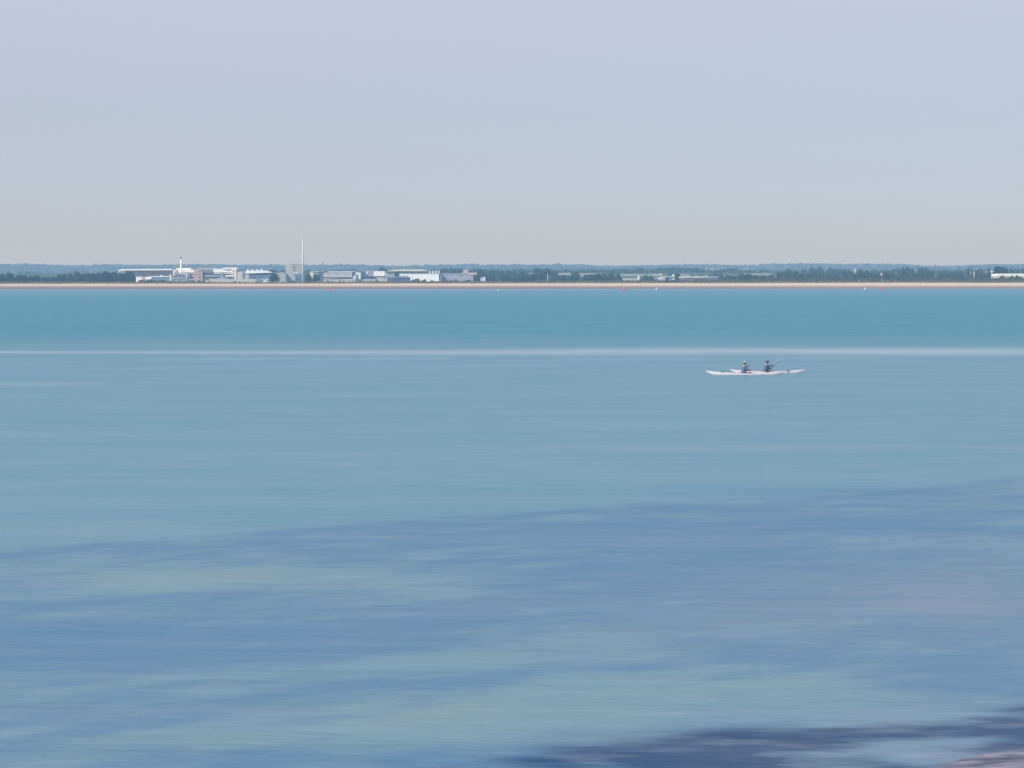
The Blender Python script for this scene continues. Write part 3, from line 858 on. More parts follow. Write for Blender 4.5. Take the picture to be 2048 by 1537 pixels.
    b.poly('spire', [(1708.7, 541.6), (1710.2, 537.2), (1711.7, 541.6)], TERRA, 0.3, 2.4)
    b = Build('crane', 'leaning dark lattice crane on a slim mast, standing above the trees', 'crane', 1873, 3100)
    b.rows('mast', [(1872.2, 1872.7, 539.5, 558), (1873.6, 1874.1, 539.5, 558)] + [(1872.2, 1874.1, y, y + 0.35) for y in np.arange(540, 558, 1.4)], RUST, -0.3, 0.5)
    b.poly('jib', [(1872.4, 540), (1869.4, 532.2), (1870.1, 531.6), (1871.4, 535.4), (1874, 539.6)], RUST, -0.4, 1.0)
    b.box('jib_head', 1869.2, 1871.2, 530.6, 532.6, STEEL, -0.6, 1.4)
    b.poly('counter_jib', [(1873.4, 538.4), (1877.4, 537.0), (1877.6, 538.2), (1873.6, 540)], RUST, -0.4, 1.0)
    b = Build('water_tower', 'pale cream mushroom-shaped water tower between poplars and the round clump of trees', 'water tower', 1984.6, 2900)
    b.cyl('tank', 1984.6, 7.4, 4.6, 545.0, 548.4, CREAM, 0, 20, 0.25)
    b.cyl('stem', 1984.6, 3.6, 3.8, 548.4, None, BEIGE)
    for x, y, lab in ((1941.2, 547, 'small pale yellow house between the two leftmost poplars'), (1948, 547.4, 'small pale yellow house behind the third poplar'), (1971.8, 544.4, 'slim white gable between the poplars'), (1992, 545, 'small yellow gable right of the mushroom-shaped water tower')):
        b = Build('house', lab, 'house', x, 3150)
        b.box('wall', x - 1.1, x + 1.1, y, None, BEIGE if x != 1971.8 else CREAM, 0, 8)
        b.poly('roof', [(x - 1.4, y + 0.2), (x, y - 1.4), (x + 1.4, y + 0.2)], YELLOW, -0.4, 9)
    b = Build('greenhouse', 'very long pale greenhouse with a rounded left end, low behind the scrub', 'greenhouse', 2030, 2780)
    b.poly('roof', [(1991.6, 554.2), (1993.5, 552.0), (1996, 550.3), (2000, 549.9), (2120, 549.9), (2120, 554.6), (1991.6, 554.6)], WHITE2, -0.5, 24)
    b.box('wall', 1992.5, 2119, 554.6, None, CREAM, 0, 22)


place_buildings()
# ------------------------------------------------------------------ trees and scrub
rng = np.random.default_rng(4)


def leaf_material(name, cols):
    m = bpy.data.materials.new(name)
    t, n, l = nodes(m)
    b = n['Principled BSDF']
    b.inputs['Roughness'].default_value = 0.8
    b.inputs['Specular IOR Level'].default_value = 0.15
    oi = n.new('ShaderNodeObjectInfo')
    g = n.new('ShaderNodeNewGeometry')
    nz = n.new('ShaderNodeTexNoise')
    nz.inputs['Scale'].default_value = 0.35
    nz.inputs['Detail'].default_value = 3
    l.new(g.outputs['Position'], nz.inputs['Vector'])
    a = n.new('ShaderNodeMath')
    a.operation = 'MULTIPLY_ADD'
    a.inputs[1].default_value = 0.4
    l.new(oi.outputs['Random'], a.inputs[0])
    l.new(nz.outputs['Fac'], a.inputs[2])
    rp = n.new('ShaderNodeValToRGB')
    e = rp.color_ramp.elements
    e[0].position, e[0].color = 0.40, cols[0] + (1,)
    e[1].position, e[1].color = 1.0, cols[2] + (1,)
    k = e.new(0.7)
    k.color = cols[1] + (1,)
    l.new(a.outputs[0], rp.inputs[0])
    l.new(rp.outputs[0], b.inputs['Base Color'])
    return m


LEAF = leaf_material('tree_leaves', ((0.018, 0.042, 0.030), (0.028, 0.060, 0.034), (0.055, 0.085, 0.036)))
LEAFD = leaf_material('evergreen_leaves', ((0.008, 0.024, 0.026), (0.013, 0.035, 0.030), (0.024, 0.048, 0.030)))
SCRUB = leaf_material('scrub_leaves', ((0.024, 0.042, 0.020), (0.052, 0.068, 0.026), (0.11, 0.105, 0.050)))
GRASSM = leaf_material('dune_grass_blades', ((0.11, 0.10, 0.050), (0.21, 0.18, 0.085), (0.36, 0.29, 0.15)))
FARLEAF = leaf_material('haze_paled_leaves', ((0.098, 0.112, 0.108), (0.110, 0.125, 0.112), (0.125, 0.135, 0.10)))  # part of the distance haze is put into these paler leaf colours
BARK = mat('bark', (0.06, 0.05, 0.04), 0.9, 0.2, 3)


def quads(P, N, size, aspect=1.0):
    """one small leaf-clump face per point: P centres, N facing directions"""
    n = len(P)
    r = rng.normal(size=(n, 3))
    t = np.cross(N, r)
    t /= np.linalg.norm(t, axis=1, keepdims=True) + 1e-9
    b = np.cross(N, t)
    b /= np.linalg.norm(b, axis=1, keepdims=True) + 1e-9
    s = np.asarray(size).reshape(-1, 1) * (0.6 + 0.8 * rng.random((n, 1)))
    t, b = t * s, b * s * aspect
    return np.stack([P - t - b * 0.6, P + t * 0.7 - b, P + t + b * 0.5, P - t * 0.6 + b], 1)


def quad_mesh(name, Q):
    n = len(Q)
    me = bpy.data.meshes.new(name)
    me.vertices.add(n * 4)
    me.vertices.foreach_set('co', np.ascontiguousarray(Q.reshape(-1), np.float32))
    me.loops.add(n * 4)
    me.loops.foreach_set('vertex_index', np.arange(n * 4, dtype=np.int32))
    me.polygons.add(n)
    me.polygons.foreach_set('loop_start', np.arange(0, n * 4, 4, dtype=np.int32))
    me.update(calc_edges=True)
    me.validate()
    return me


def lobes_crown(lobes, n, size):
    """leaf clumps through the outer half of several overlapping lobes (cx, cy, cz, rx, ry, rz)"""
    vol = np.array([l[3] * l[4] + l[4] * l[5] for l in lobes])
    out = []
    for l, k in zip(lobes, (vol / vol.sum() * n).astype(int)):
        d = rng.normal(size=(k, 3))
        d /= np.linalg.norm(d, axis=1, keepdims=True)
        rr = 0.55 + 0.5 * rng.random((k, 1)) ** 0.7
        P = np.array(l[:3]) + d * rr * np.array(l[3:])
        N = d + 0.7 * rng.normal(size=(k, 3))
        N /= np.linalg.norm(N, axis=1, keepdims=True)
        out.append(quads(P, N, np.full(k, size)))
    return np.concatenate(out)


def make_prototypes():
    pr = {}
    for i in range(4):                                   # round hedgerow trees, unit height and unit half-width
        lob = [(0, 0, 0.60, 0.62, 0.62, 0.34)]
        for k in range(7):
            a = k * 0.9 + rng.random() * 0.6
            q = 0.35 + 0.28 * rng.random()
            lob.append((q * math.cos(a), q * math.sin(a), 0.36 + 0.42 * rng.random(), 0.36 + 0.14 * rng.random(), 0.36, 0.17 + 0.07 * rng.random()))
        lob.append((0.12 * rng.normal(), 0, 0.84, 0.34, 0.34, 0.15))
        pr['round%d' % i] = quad_mesh('round_crown', lobes_crown(lob, 1100, 0.075))
    for i in range(2):                                   # tall dense belt trees, leaves to the ground
        lob = [(0, 0, 0.42, 0.80, 0.7, 0.42), (0.1, 0, 0.72, 0.62, 0.6, 0.27)]
        for k in range(6):
            a = k * 1.05 + rng.random() * 0.7
            lob.append((0.5 * math.cos(a), 0.45 * math.sin(a), 0.25 + 0.5 * rng.random(), 0.42, 0.4, 0.2))
        pr['belt%d' % i] = quad_mesh('belt_crown', lobes_crown(lob, 1300, 0.075))
    for i in range(2):                                   # poplar
        lob = [(0.05 * rng.normal(), 0, 0.12 + 0.11 * k, 0.85 * (1 - abs(k - 3) / 6.5), 0.8 * (1 - abs(k - 3) / 6.5), 0.12) for k in range(8)]
        pr['poplar%d' % i] = quad_mesh('poplar_crown', lobes_crown(lob, 700, 0.07))
    lob = [(0, 0, 0.1 + 0.09 * k, 1.0 * (1 - k / 10.5), 1.0 * (1 - k / 10.5), 0.07) for k in range(10)]
    pr['spire0'] = quad_mesh('conifer_crown', lobes_crown(lob, 800, 0.06))
    lob = [(-0.05, 0, 0.90, 0.42, 0.4, 0.10), (0.1, 0, 0.72, 0.72, 0.6, 0.10), (-0.35, 0, 0.58, 0.62, 0.5, 0.08), (0.45, 0.1, 0.50, 0.60, 0.5, 0.08), (-0.5, -0.1, 0.36, 0.46, 0.4, 0.06), (0.55, 0, 0.33, 0.45, 0.4, 0.05)]
    pr['pine0'] = quad_mesh('pine_crown', lobes_crown(lob, 1300, 0.05))
    for i in range(3):                                   # bushes
        lob = [(0, 0, 0.35, 0.7, 0.7, 0.4)] + [(0.55 * math.cos(a), 0.5 * math.sin(a), 0.3 + 0.3 * rng.random(), 0.45, 0.45, 0.3) for a in (0.3, 1.7, 3.0, 4.6)]
        pr['bush%d' % i] = quad_mesh('bush_crown', lobes_crown(lob, 420, 0.13))
    bm = bmesh.new()                                     # trunk with four limbs, unit height
    def limb(a, b, r0, r1):
        a, b = Vector(a), Vector(b)
        q = (b - a).to_track_quat('Z', 'Y')
        ra = [bm.verts.new(a + q @ Vector((r0 * math.cos(t), r0 * math.sin(t), 0))) for t in np.linspace(0, 2 * math.pi, 7)[:-1]]
        rb = [bm.verts.new(b + q @ Vector((r1 * math.cos(t), r1 * math.sin(t), 0))) for t in np.linspace(0, 2 * math.pi, 7)[:-1]]
        for i in range(6):
            bm.faces.new((ra[i], ra[(i + 1) % 6], rb[(i + 1) % 6], rb[i]))
    limb((0, 0, -0.03), (0.02, 0, 0.42), 0.075, 0.05)
    limb((0.02, 0, 0.42), (0, 0.02, 0.82), 0.05, 0.015)
    for a in (0.3, 1.9, 3.4, 5.0):
        limb((0.01, 0, 0.30 + 0.05 * a / 5), (0.45 * math.cos(a), 0.45 * math.sin(a), 0.62), 0.035, 0.012)
    me = bpy.data.meshes.new('trunk')
    bm.to_mesh(me)
    bm.free()
    me.materials.append(BARK)
    for k, v in pr.items():
        v.materials.append(LEAFD if k[:4] in ('belt', 'pine', 'spir') else SCRUB if k[:4] == 'bush' else LEAF)
    return pr, me


PROTO, TRUNK = make_prototypes()
NAMES = {'round': ('tree', 'tree'), 'belt': ('belt_tree', 'tree'), 'poplar': ('poplar', 'tree'), 'spire': ('conifer', 'tree'), 'pine': ('pine_tree', 'tree'), 'bush': ('bush', 'bush')}


def tree(kind, px, w, y, Z, label, group=None, lift=0.0):
    p = PX(px, y, Z)
    g = gz(p.x, Z)
    h = max(1.5, p.z - g + 0.2)
    hw = max(0.8, w * (1.0 if kind in ('poplar', 'spire', 'pine') else 1.22) / 2 / FOC * Z)
    ks = [k for k in PROTO if k.startswith(kind)]
    nm, cat = NAMES[kind]
    e = empty(nm, (p.x, Z, g - 0.1), label, cat, group)
    yaw = rng.random() * 6.28
    for part, me in (('crown', PROTO[ks[rng.integers(len(ks))]]), ('trunk', TRUNK)):
        if kind == 'bush' and part == 'trunk':
            continue
        o = bpy.data.objects.new(part, me)
        COL.objects.link(o)
        o.parent = e
        o.scale = (hw, hw, h) if part == 'crown' else (min(hw, h * 0.55), min(hw, h * 0.55), h)
        o.rotation_euler = (0, 0, yaw if kind != 'pine' else 0)


ORD = ('first second third fourth fifth sixth seventh eighth ninth tenth eleventh twelfth thirteenth fourteenth fifteenth sixteenth seventeenth '
       'eighteenth nineteenth twentieth twenty-first twenty-second twenty-third twenty-fourth twenty-fifth twenty-sixth twenty-seventh twenty-eighth').split()


def row(kind, group, fmt, Z, items, jitter=60):
    """trees that stand in one recognisable row, counted from its left end"""
    items = sorted(items)
    med = sorted(i[2] for i in items)
    for i, it in enumerate(items):
        x, wd, y = it[:3]
        tree(kind, x, wd, y, Z + (rng.random() - 0.5) * jitter, fmt % ORD[i], group)


def place_trees():
    row('belt', 'dark tree belt left of the long hall', '%s tree from the left end of the dark belt beside the ribbed hall', 2790,
        [(-3, 14, 546), (5, 12, 545.5), (21, 20, 545), (39, 16, 548), (50, 14, 548.4), (61, 14, 551), (73, 19, 549.5), (86, 15, 552.6), (97, 13, 552.5), (108, 12, 552), (119.5, 15, 548), (128, 14, 547.4),
         (140, 16, 546), (154.5, 18, 542.6), (166, 14, 546.4), (176, 16, 544.4), (186, 14, 546.4), (197, 17, 544.4), (210, 18, 541.3), (219, 13, 545), (229, 18, 542.9), (241, 15, 544.4), (250, 14, 543.8), (260, 18, 541.4), (266, 11, 547)])
    row('bush', 'bushes in front of the dark tree belt', '%s low bush from the left in front of the dark tree belt', 2700,
        [(20, 18, 560), (60, 20, 560.4), (100, 16, 559.6), (140, 22, 560.6), (185, 20, 560), (240, 24, 560.4), (288, 20, 556.8), (308, 22, 557.2), (326, 18, 557.6)], 20)
    T = tree
    T('pine', 549, 21, 545.2, 2735, 'dark umbrella-shaped pine on a bare trunk, beside the domed grey block')
    for px, wd, y, lab in ((345, 16, 559.6, 'bush left of the lowest shed by the vaulted building'), (382, 12, 560.4, 'bush below the grey gabled shed'), (399, 12, 559.0, 'bush at the foot of the pink brick stair tower'), (470, 6, 560.6, 'small dark bush in front of the long beige wall'),
                           (620, 8, 558.2, 'green bush right of the foot of the tallest chimney'), (583, 14, 560.4, 'low bush at the foot of the tall grey block'), (661, 16, 560.6, 'dark bush below the low beige store'), (830, 18, 556.4, 'bush left of centre in front of the long white shed'),
                           (848, 11, 557.8, 'bush in the middle of the long white shed front'), (868, 18, 560.6, 'low bush under the right end of the long white shed'), (911, 10, 558.4, 'round dark bush in front of the lilac storage hall'), (991.5, 10, 558.8, 'round dark bush right of the small white silo'),
                           (1108, 14, 553.8, 'bushy green shrub right of the slim pale pole'), (776, 20, 561.2, 'low dark bush in front of the dark blue building'), (1286, 16, 556.4, 'green bush right of the white kiosk'), (1236, 18, 558.6, 'bush left of the low white wall'), (895, 20, 559.6, 'wide low bush below the left vent strip of the storage hall'),
                           (933, 18, 559.2, 'wide low bush below the right vent strip of the storage hall'), (1200, 8, 558, 'small dark bush left of the hedgerow by the low white wall'), (1212, 8, 559, 'tiny dark bush between the hedgerow and the low white wall')):
        T('bush', px, wd, y, 2690 + rng.random() * 20, lab)
    for px, wd, y, lab in ((2003, 15, 552.4, 'left of three bushes in front of the long pale greenhouse'), (2021, 18, 553.2, 'middle of three bushes in front of the long pale greenhouse'), (2039, 14, 551.8, 'right of three bushes in front of the long pale greenhouse')):
        T('bush', px, wd, y, 2700, lab)
    T('spire', 950, 6, 547.8, 2790, 'small dark conifer at the right end of the lilac storage hall')
    for px, wd, y, lab in ((632, 16, 548.6, 'tree under the small cream gabled building'), (617, 12, 545.4, 'dark tree right of the tallest chimney'), (653, 12, 543.0, 'dark tree behind the thin steel mast'), (765, 16, 534.6, 'hazy broad tree rising behind the white box building'), (793, 10, 543.6, 'tree in front of the yellow roofed warehouse'),
                           (887, 20, 537.4, 'left tree of the dark clump behind the cream tanks'), (903, 22, 536.8, 'middle tree of the dark clump behind the storage hall'), (917, 18, 538, 'right tree of the dark clump behind the storage hall'), (545, 14, 540, 'hazy tree behind the four-vented building')):
        T('round', px, wd, y, 3020 if px < 660 or px == 793 else 3700, lab)
    row('round', 'near hedgerow right of the storage hall', '%s tree from the left in the dark near hedgerow right of the small silo', 2780,
        [(956, 9, 553), (979, 10, 555), (1009.5, 17, 551), (1028, 13, 554.6), (1041, 17, 551.8), (1053, 12, 549.6), (1064, 19, 548.6), (1084, 16, 549.2), (1124, 19, 551), (1138, 15, 553.4), (1152, 14, 553), (1171, 15, 550.8), (1182, 17, 549.6), (1193, 15, 548.8), (1208.5, 17, 548.6), (1223, 15, 547.8), (1237, 11, 548.2)])
    row('round', 'back row of hazy trees right of the storage hall', '%s tree from the left in the hazy row behind the near hedgerow', 3350,
        [(944, 15, 541.8), (960, 15, 537.8), (971, 11, 543.6), (986, 17, 540.8), (996, 13, 543.6), (1004, 13, 543.2), (1016, 15, 542.8), (1029, 14, 543.6), (1043, 16, 544.2), (1075, 17, 536.9), (1094, 17, 537.9), (1109, 14, 542.8), (1151, 16, 543.8)])
    row('round', 'distant hedge trees by the stubble field', '%s tree from the left of the distant hedge trees on the stubble field', 4300,
        [(1173, 8, 544.6), (1188, 10, 540.8), (1197, 9, 542.8), (1209, 15, 542.6), (1223, 17, 539.8)])
    row('round', 'wooded ridge behind the barns', '%s tree from the left in the blue wooded ridge behind the barns', 4700,
        [(1247, 22, 538.4), (1258, 14, 540), (1269, 14, 539.2), (1279, 20, 537.2), (1296, 15, 539.2), (1309, 15, 541), (1323, 21, 536.8), (1337, 17, 536.6), (1350, 24, 535.8), (1366, 19, 537.2), (1379, 13, 537.6), (1392, 16, 536.8), (1408, 13, 539.6), (1421, 18, 541.4), (1437, 18, 540.8), (1451, 18, 540.4), (1465, 21, 538.2), (1476, 12, 543)])
    row('round', 'trees between the barns and the ridge', '%s tree from the left between the barns and the wooded ridge', 3000,
        [(1292, 13, 551.8), (1302, 10, 553), (1340, 13, 548.2), (1355.6, 11, 547.8), (1383, 14, 550), (1402, 13, 551.4), (1421, 9, 550.8), (1432, 11, 548.4), (1442, 11, 548.8), (1455, 14, 551.6)])
    row('round', 'right-hand near trees behind the scrub', '%s tree from the left in the green row right of the white-roofed barns', 2800,
        [(1466, 17, 553.6), (1484.5, 17, 549.8), (1496, 15, 549.6), (1510, 14, 552.4), (1526, 16, 553.4), (1544, 14, 551), (1559, 13, 547), (1572, 16, 544.2), (1588, 17, 545.8), (1603, 17, 548.6), (1614, 14, 547.2), (1628, 14, 547.2), (1642, 15, 551), (1658, 15, 550.6), (1673, 15, 551.4), (1689, 15, 546.2), (1704, 15, 546.8), (1719, 17, 545.8), (1731, 13, 544.6), (1743, 15, 547.4), (1756, 14, 547.8), (1770, 13, 546.4)])
    row('round', 'distant hedge on the bare hillside', '%s tree from the left in the thin distant hedge below the two cottages', 5200,
        [(1495, 11, 543.4), (1505, 9, 544), (1512, 8, 543.4), (1519, 7, 542.8), (1531.5, 9, 543.8), (1536, 6, 541.2), (1543, 9, 544.2)], 30)
    row('round', 'hazy trees behind the green row', '%s hazy tree from the left behind the green row, near the orange tower', 3900,
        [(1578, 14, 540), (1593, 11, 542), (1608, 11, 541), (1624.5, 16, 537.4), (1640, 17, 536.4), (1660.6, 17, 537.4), (1673, 14, 540.4), (1682.5, 13, 540.4), (1696.5, 13, 540.8), (1721.5, 11, 540.8), (1735, 11, 543)])
    row('round', 'tall hazy trees left of the crane', '%s tree from the left among the tall hazy trees left of the crane', 3500,
        [(1776, 11, 543.6), (1787.5, 17, 540.8), (1797, 10, 539.6), (1806.6, 10, 536.8), (1815, 10, 536.2), (1824, 9, 539.2), (1837, 9, 537.2), (1844, 8, 536.4), (1850, 7, 537.4), (1857, 9, 539.2), (1864, 9, 542)])
    row('round', 'trees around the crane and right of it', '%s dark tree from the left in the row around the foot of the crane', 2850,
        [(1782, 14, 549.4), (1797, 14, 549.8), (1809.5, 17, 546.8), (1830, 15, 550), (1842, 14, 546.8), (1856, 15, 545.4), (1880, 13, 549.2), (1893, 13, 550.4), (1906, 17, 548), (1921, 20, 549.2)])
    row('round', 'hazy trees right of the crane', '%s hazy tree from the left right of the crane', 4000, [(1880, 13, 542.4), (1889, 13, 542.2), (1898, 12, 543.6), (1909, 14, 544), (1921, 18, 544)])
    row('poplar', 'row of poplars by the water tower', '%s poplar from the left in the row beside the mushroom-shaped water tower', 2830,
        [(1937, 12, 537.2), (1944.5, 7, 540), (1952, 7.5, 542.2), (1958, 8, 538.2), (1964, 7.5, 540), (1970.5, 8, 539.8), (1978, 9, 540)], 12)
    row('belt', 'round clump of trees by the greenhouse', '%s tree from the left in the round dark clump behind the greenhouse', 2860, [(1994, 14, 535.6), (2000.5, 13, 535), (2007, 14, 536.4), (2012, 8, 541)], 14)
    T('spire', 2021.4, 8, 532.9, 2880, 'tall narrow conifer behind the long greenhouse')
    T('spire', 2046, 7, 533.2, 2880, 'narrow conifer behind the greenhouse at the far right')
    T('poplar', 2014.6, 4, 535.8, 3000, 'thin hazy poplar left of the tall narrow conifer')
    T('round', 2026, 13, 544.2, 2875, 'broad low tree at the foot of the tall narrow conifer')
    T('round', 2036, 10, 545.4, 2950, 'low hazy tree between the two narrow conifers')


place_trees()


def clumps(C, rad, hgt, per, size, flat=0.0):
    """many leafy lumps: centres C (n,3), half-widths rad, heights hgt"""
    n = len(C)
    d = rng.normal(size=(n, per, 3))
    d[..., 2] = np.abs(d[..., 2])
    d /= np.linalg.norm(d, axis=2, keepdims=True)
    rr = 0.6 + 0.45 * rng.random((n, per, 1))
    P = C[:, None, :] + d * rr * np.stack([rad, rad, hgt], 1)[:, None, :]
    N = d + 0.6 * rng.normal(size=d.shape)
    N /= np.linalg.norm(N, axis=2, keepdims=True)
    return quads(P.reshape(-1, 3), N.reshape(-1, 3), np.repeat(size, per))


def stuff(name, Q, m, label):
    me = quad_mesh(name, Q)
    me.materials.append(m)
    o = bpy.data.objects.new(name, me)
    COL.objects.link(o)
    tag(o, label, None, None, 'stuff')


def ground_cover():
    # marram and rough grass on the dune front
    n = 5200
    X = rng.uniform(-1000, 1000, n)
    Z = 2604 + 44 * rng.random(n)
    k = fbm(X, Z, 30, 3, 61) > 0.40
    X, Z = X[k], Z[k]
    C = np.stack([X, Z, ground(X, Z)], 1)
    stuff('dune_grass', clumps(C, 1.6 + 1.6 * rng.random(len(C)), 1.4 + 1.7 * rng.random(len(C)), 12, np.full(len(C), 0.42)), GRASSM, 'straw and olive grass along the top of the dunes')
    # darker scrub behind it: low on the left, thick and tall on the right
    n = 5200
    X = rng.uniform(-1000, 1000, n)
    Z = 2634 + 44 * rng.random(n)
    px = HX + X / Z * FOC
    top = np.interp(px, [-600, 0, 300, 420, 560, 700, 760, 1000, 1060, 1150, 1300, 1400, 1500, 1560, 1640, 1700, 1800, 1900, 2048, 2700],
                    [560, 561.5, 563, 564.2, 564.2, 563.6, 562.6, 563.6, 562.6, 560.6, 559.8, 558.8, 557.6, 556, 556.6, 555.6, 555.2, 556.6, 555.4, 556])
    tz = np.array([PX(a, b, c).z for a, b, c in zip(px, top, Z)])
    G = ground(X, Z)
    H = np.maximum(0.9, (tz - G) * (0.72 + 0.42 * fbm(X, Z, 14, 3, 71)))
    C = np.stack([X, Z, G - 0.2], 1)
    stuff('scrub', clumps(C, 1.8 + 2.0 * rng.random(n), H, 15, np.full(n, 0.60)), SCRUB, 'dark green coastal scrub behind the far beach')
    # inland woods that read as one mass
    n = 7000
    Z = rng.uniform(3350, 5500, n)
    X = rng.uniform(-0.36, 0.36, n) * Z
    k = fbm(X, Z * 1.6, 240, 3, 81) > 0.50
    px = HX + X / Z * FOC
    k &= (px > 320) | (Z < 3600)
    for x0, x1, z0, z1, m_ in FIELDS:
        k &= ~((px > x0 - 2) & (px < x1 + 2) & (Z > z0 - 350) & (Z < z1 + 10))
    X, Z = X[k], Z[k]
    C = np.stack([X, Z, ground(X, Z)], 1)
    stuff('woodland', clumps(C, 5 + 5 * rng.random(len(C)), 3 + 4.5 * rng.random(len(C)), 12, np.full(len(C), 2.2)), LEAF, 'hazy patches of woodland and hedges inland')
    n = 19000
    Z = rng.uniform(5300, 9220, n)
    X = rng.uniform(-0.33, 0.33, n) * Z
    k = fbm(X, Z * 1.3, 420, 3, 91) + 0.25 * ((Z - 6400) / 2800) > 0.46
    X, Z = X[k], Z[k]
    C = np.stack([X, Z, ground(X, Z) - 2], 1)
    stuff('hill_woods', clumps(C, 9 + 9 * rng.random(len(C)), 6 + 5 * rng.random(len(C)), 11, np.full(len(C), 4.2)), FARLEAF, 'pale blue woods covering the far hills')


ground_cover()
# ------------------------------------------------------------------ buoys
def place_buoys():
    red = mat('red_buoy_paint', (0.75, 0.07, 0.10), 0.4, 0.1, 1.5)
    grn = mat('green_buoy_paint', (0.10, 0.55, 0.30), 0.4, 0.1, 1.5)
    pal = mat('faded_green_buoy_paint', (0.32, 0.58, 0.48), 0.5, 0.1, 1.5)
    wht = mat('white_buoy_paint', (0.55, 0.60, 0.55), 0.5, 0.05, 1.5)
    tint = {'red': red, 'green': grn, 'pale': pal}
    for px, py, kind, lab in ((659, 584.0, 'red', 'crimson round buoy floating below the saw-tooth works'), (997, 584.2, 'green', 'green and white buoy, brightest of the green ones'), (1247.4, 581.2, 'red', 'red buoy left of the pale green one, below the hedgerow trees'),
                              (1313.4, 581.4, 'pale', 'pale green buoy off the beach below the beige barn'), (1730.6, 580.6, 'pale', 'pale green buoy close left of a red one'), (1761.8, 579.8, 'red', 'red buoy nearest the wet sand, right of a pale green one')):
        ys = py - (px - HX) * ROLL
        Z = FOC * EYE / (ys - HY)
        p = PX(px, py, Z)
        r = 2.55 / FOC * Z
        e = empty('buoy', (p.x, Z, 0), lab, 'buoy', 'mooring buoys along the far beach')

        def lathe(prof, n=20):
            bm = bmesh.new()
            L = [[bm.verts.new((q * math.cos(2 * math.pi * i / n), q * math.sin(2 * math.pi * i / n), z)) for i in range(n)] for q, z in prof]
            for A, B in zip(L, L[1:]):
                for i in range(n):
                    bm.faces.new((A[i], A[(i + 1) % n], B[(i + 1) % n], B[i]))
            bm.faces.new(L[0][::-1])
            bm.faces.new(L[-1])
            return bm
        bm_obj('float', lathe([(r * max(0.12, math.sin(a)), r * (0.78 - math.cos(a))) for a in np.linspace(0.35, 2.75, 12)]), tint[kind], e, True)
        bm_obj('band', lathe([(r * 1.015, r * 0.62), (r * 1.03, r * 0.70), (r * 1.03, r * 0.90), (r * 1.015, r * 0.98)]), wht if kind != 'red' else red, e, True)
        bm_obj('top_eye', lathe([(r * 0.18, r * 1.66), (r * 0.30, r * 1.76), (r * 0.26, r * 1.98), (r * 0.10, r * 2.06)]), wht if kind != 'red' else red, e, True)


place_buoys()


# ------------------------------------------------------------------ two kayaks with their paddlers
HULL = mat('white_kayak_hull', (0.64, 0.60, 0.60), 0.3, 0.04, 2.0, spec=0.5)
DECK = mat('pinkish_kayak_deck', (0.66, 0.52, 0.54), 0.4, 0.06, 2.0)
RUBBER = mat('dark_rubber', (0.06, 0.05, 0.06), 0.7, 0.1, 3)
SKIN = mat('tanned_skin', (0.45, 0.27, 0.19), 0.6, 0.05, 8)
HAIR = mat('dark_hair', (0.03, 0.025, 0.025), 0.7, 0.1, 20)


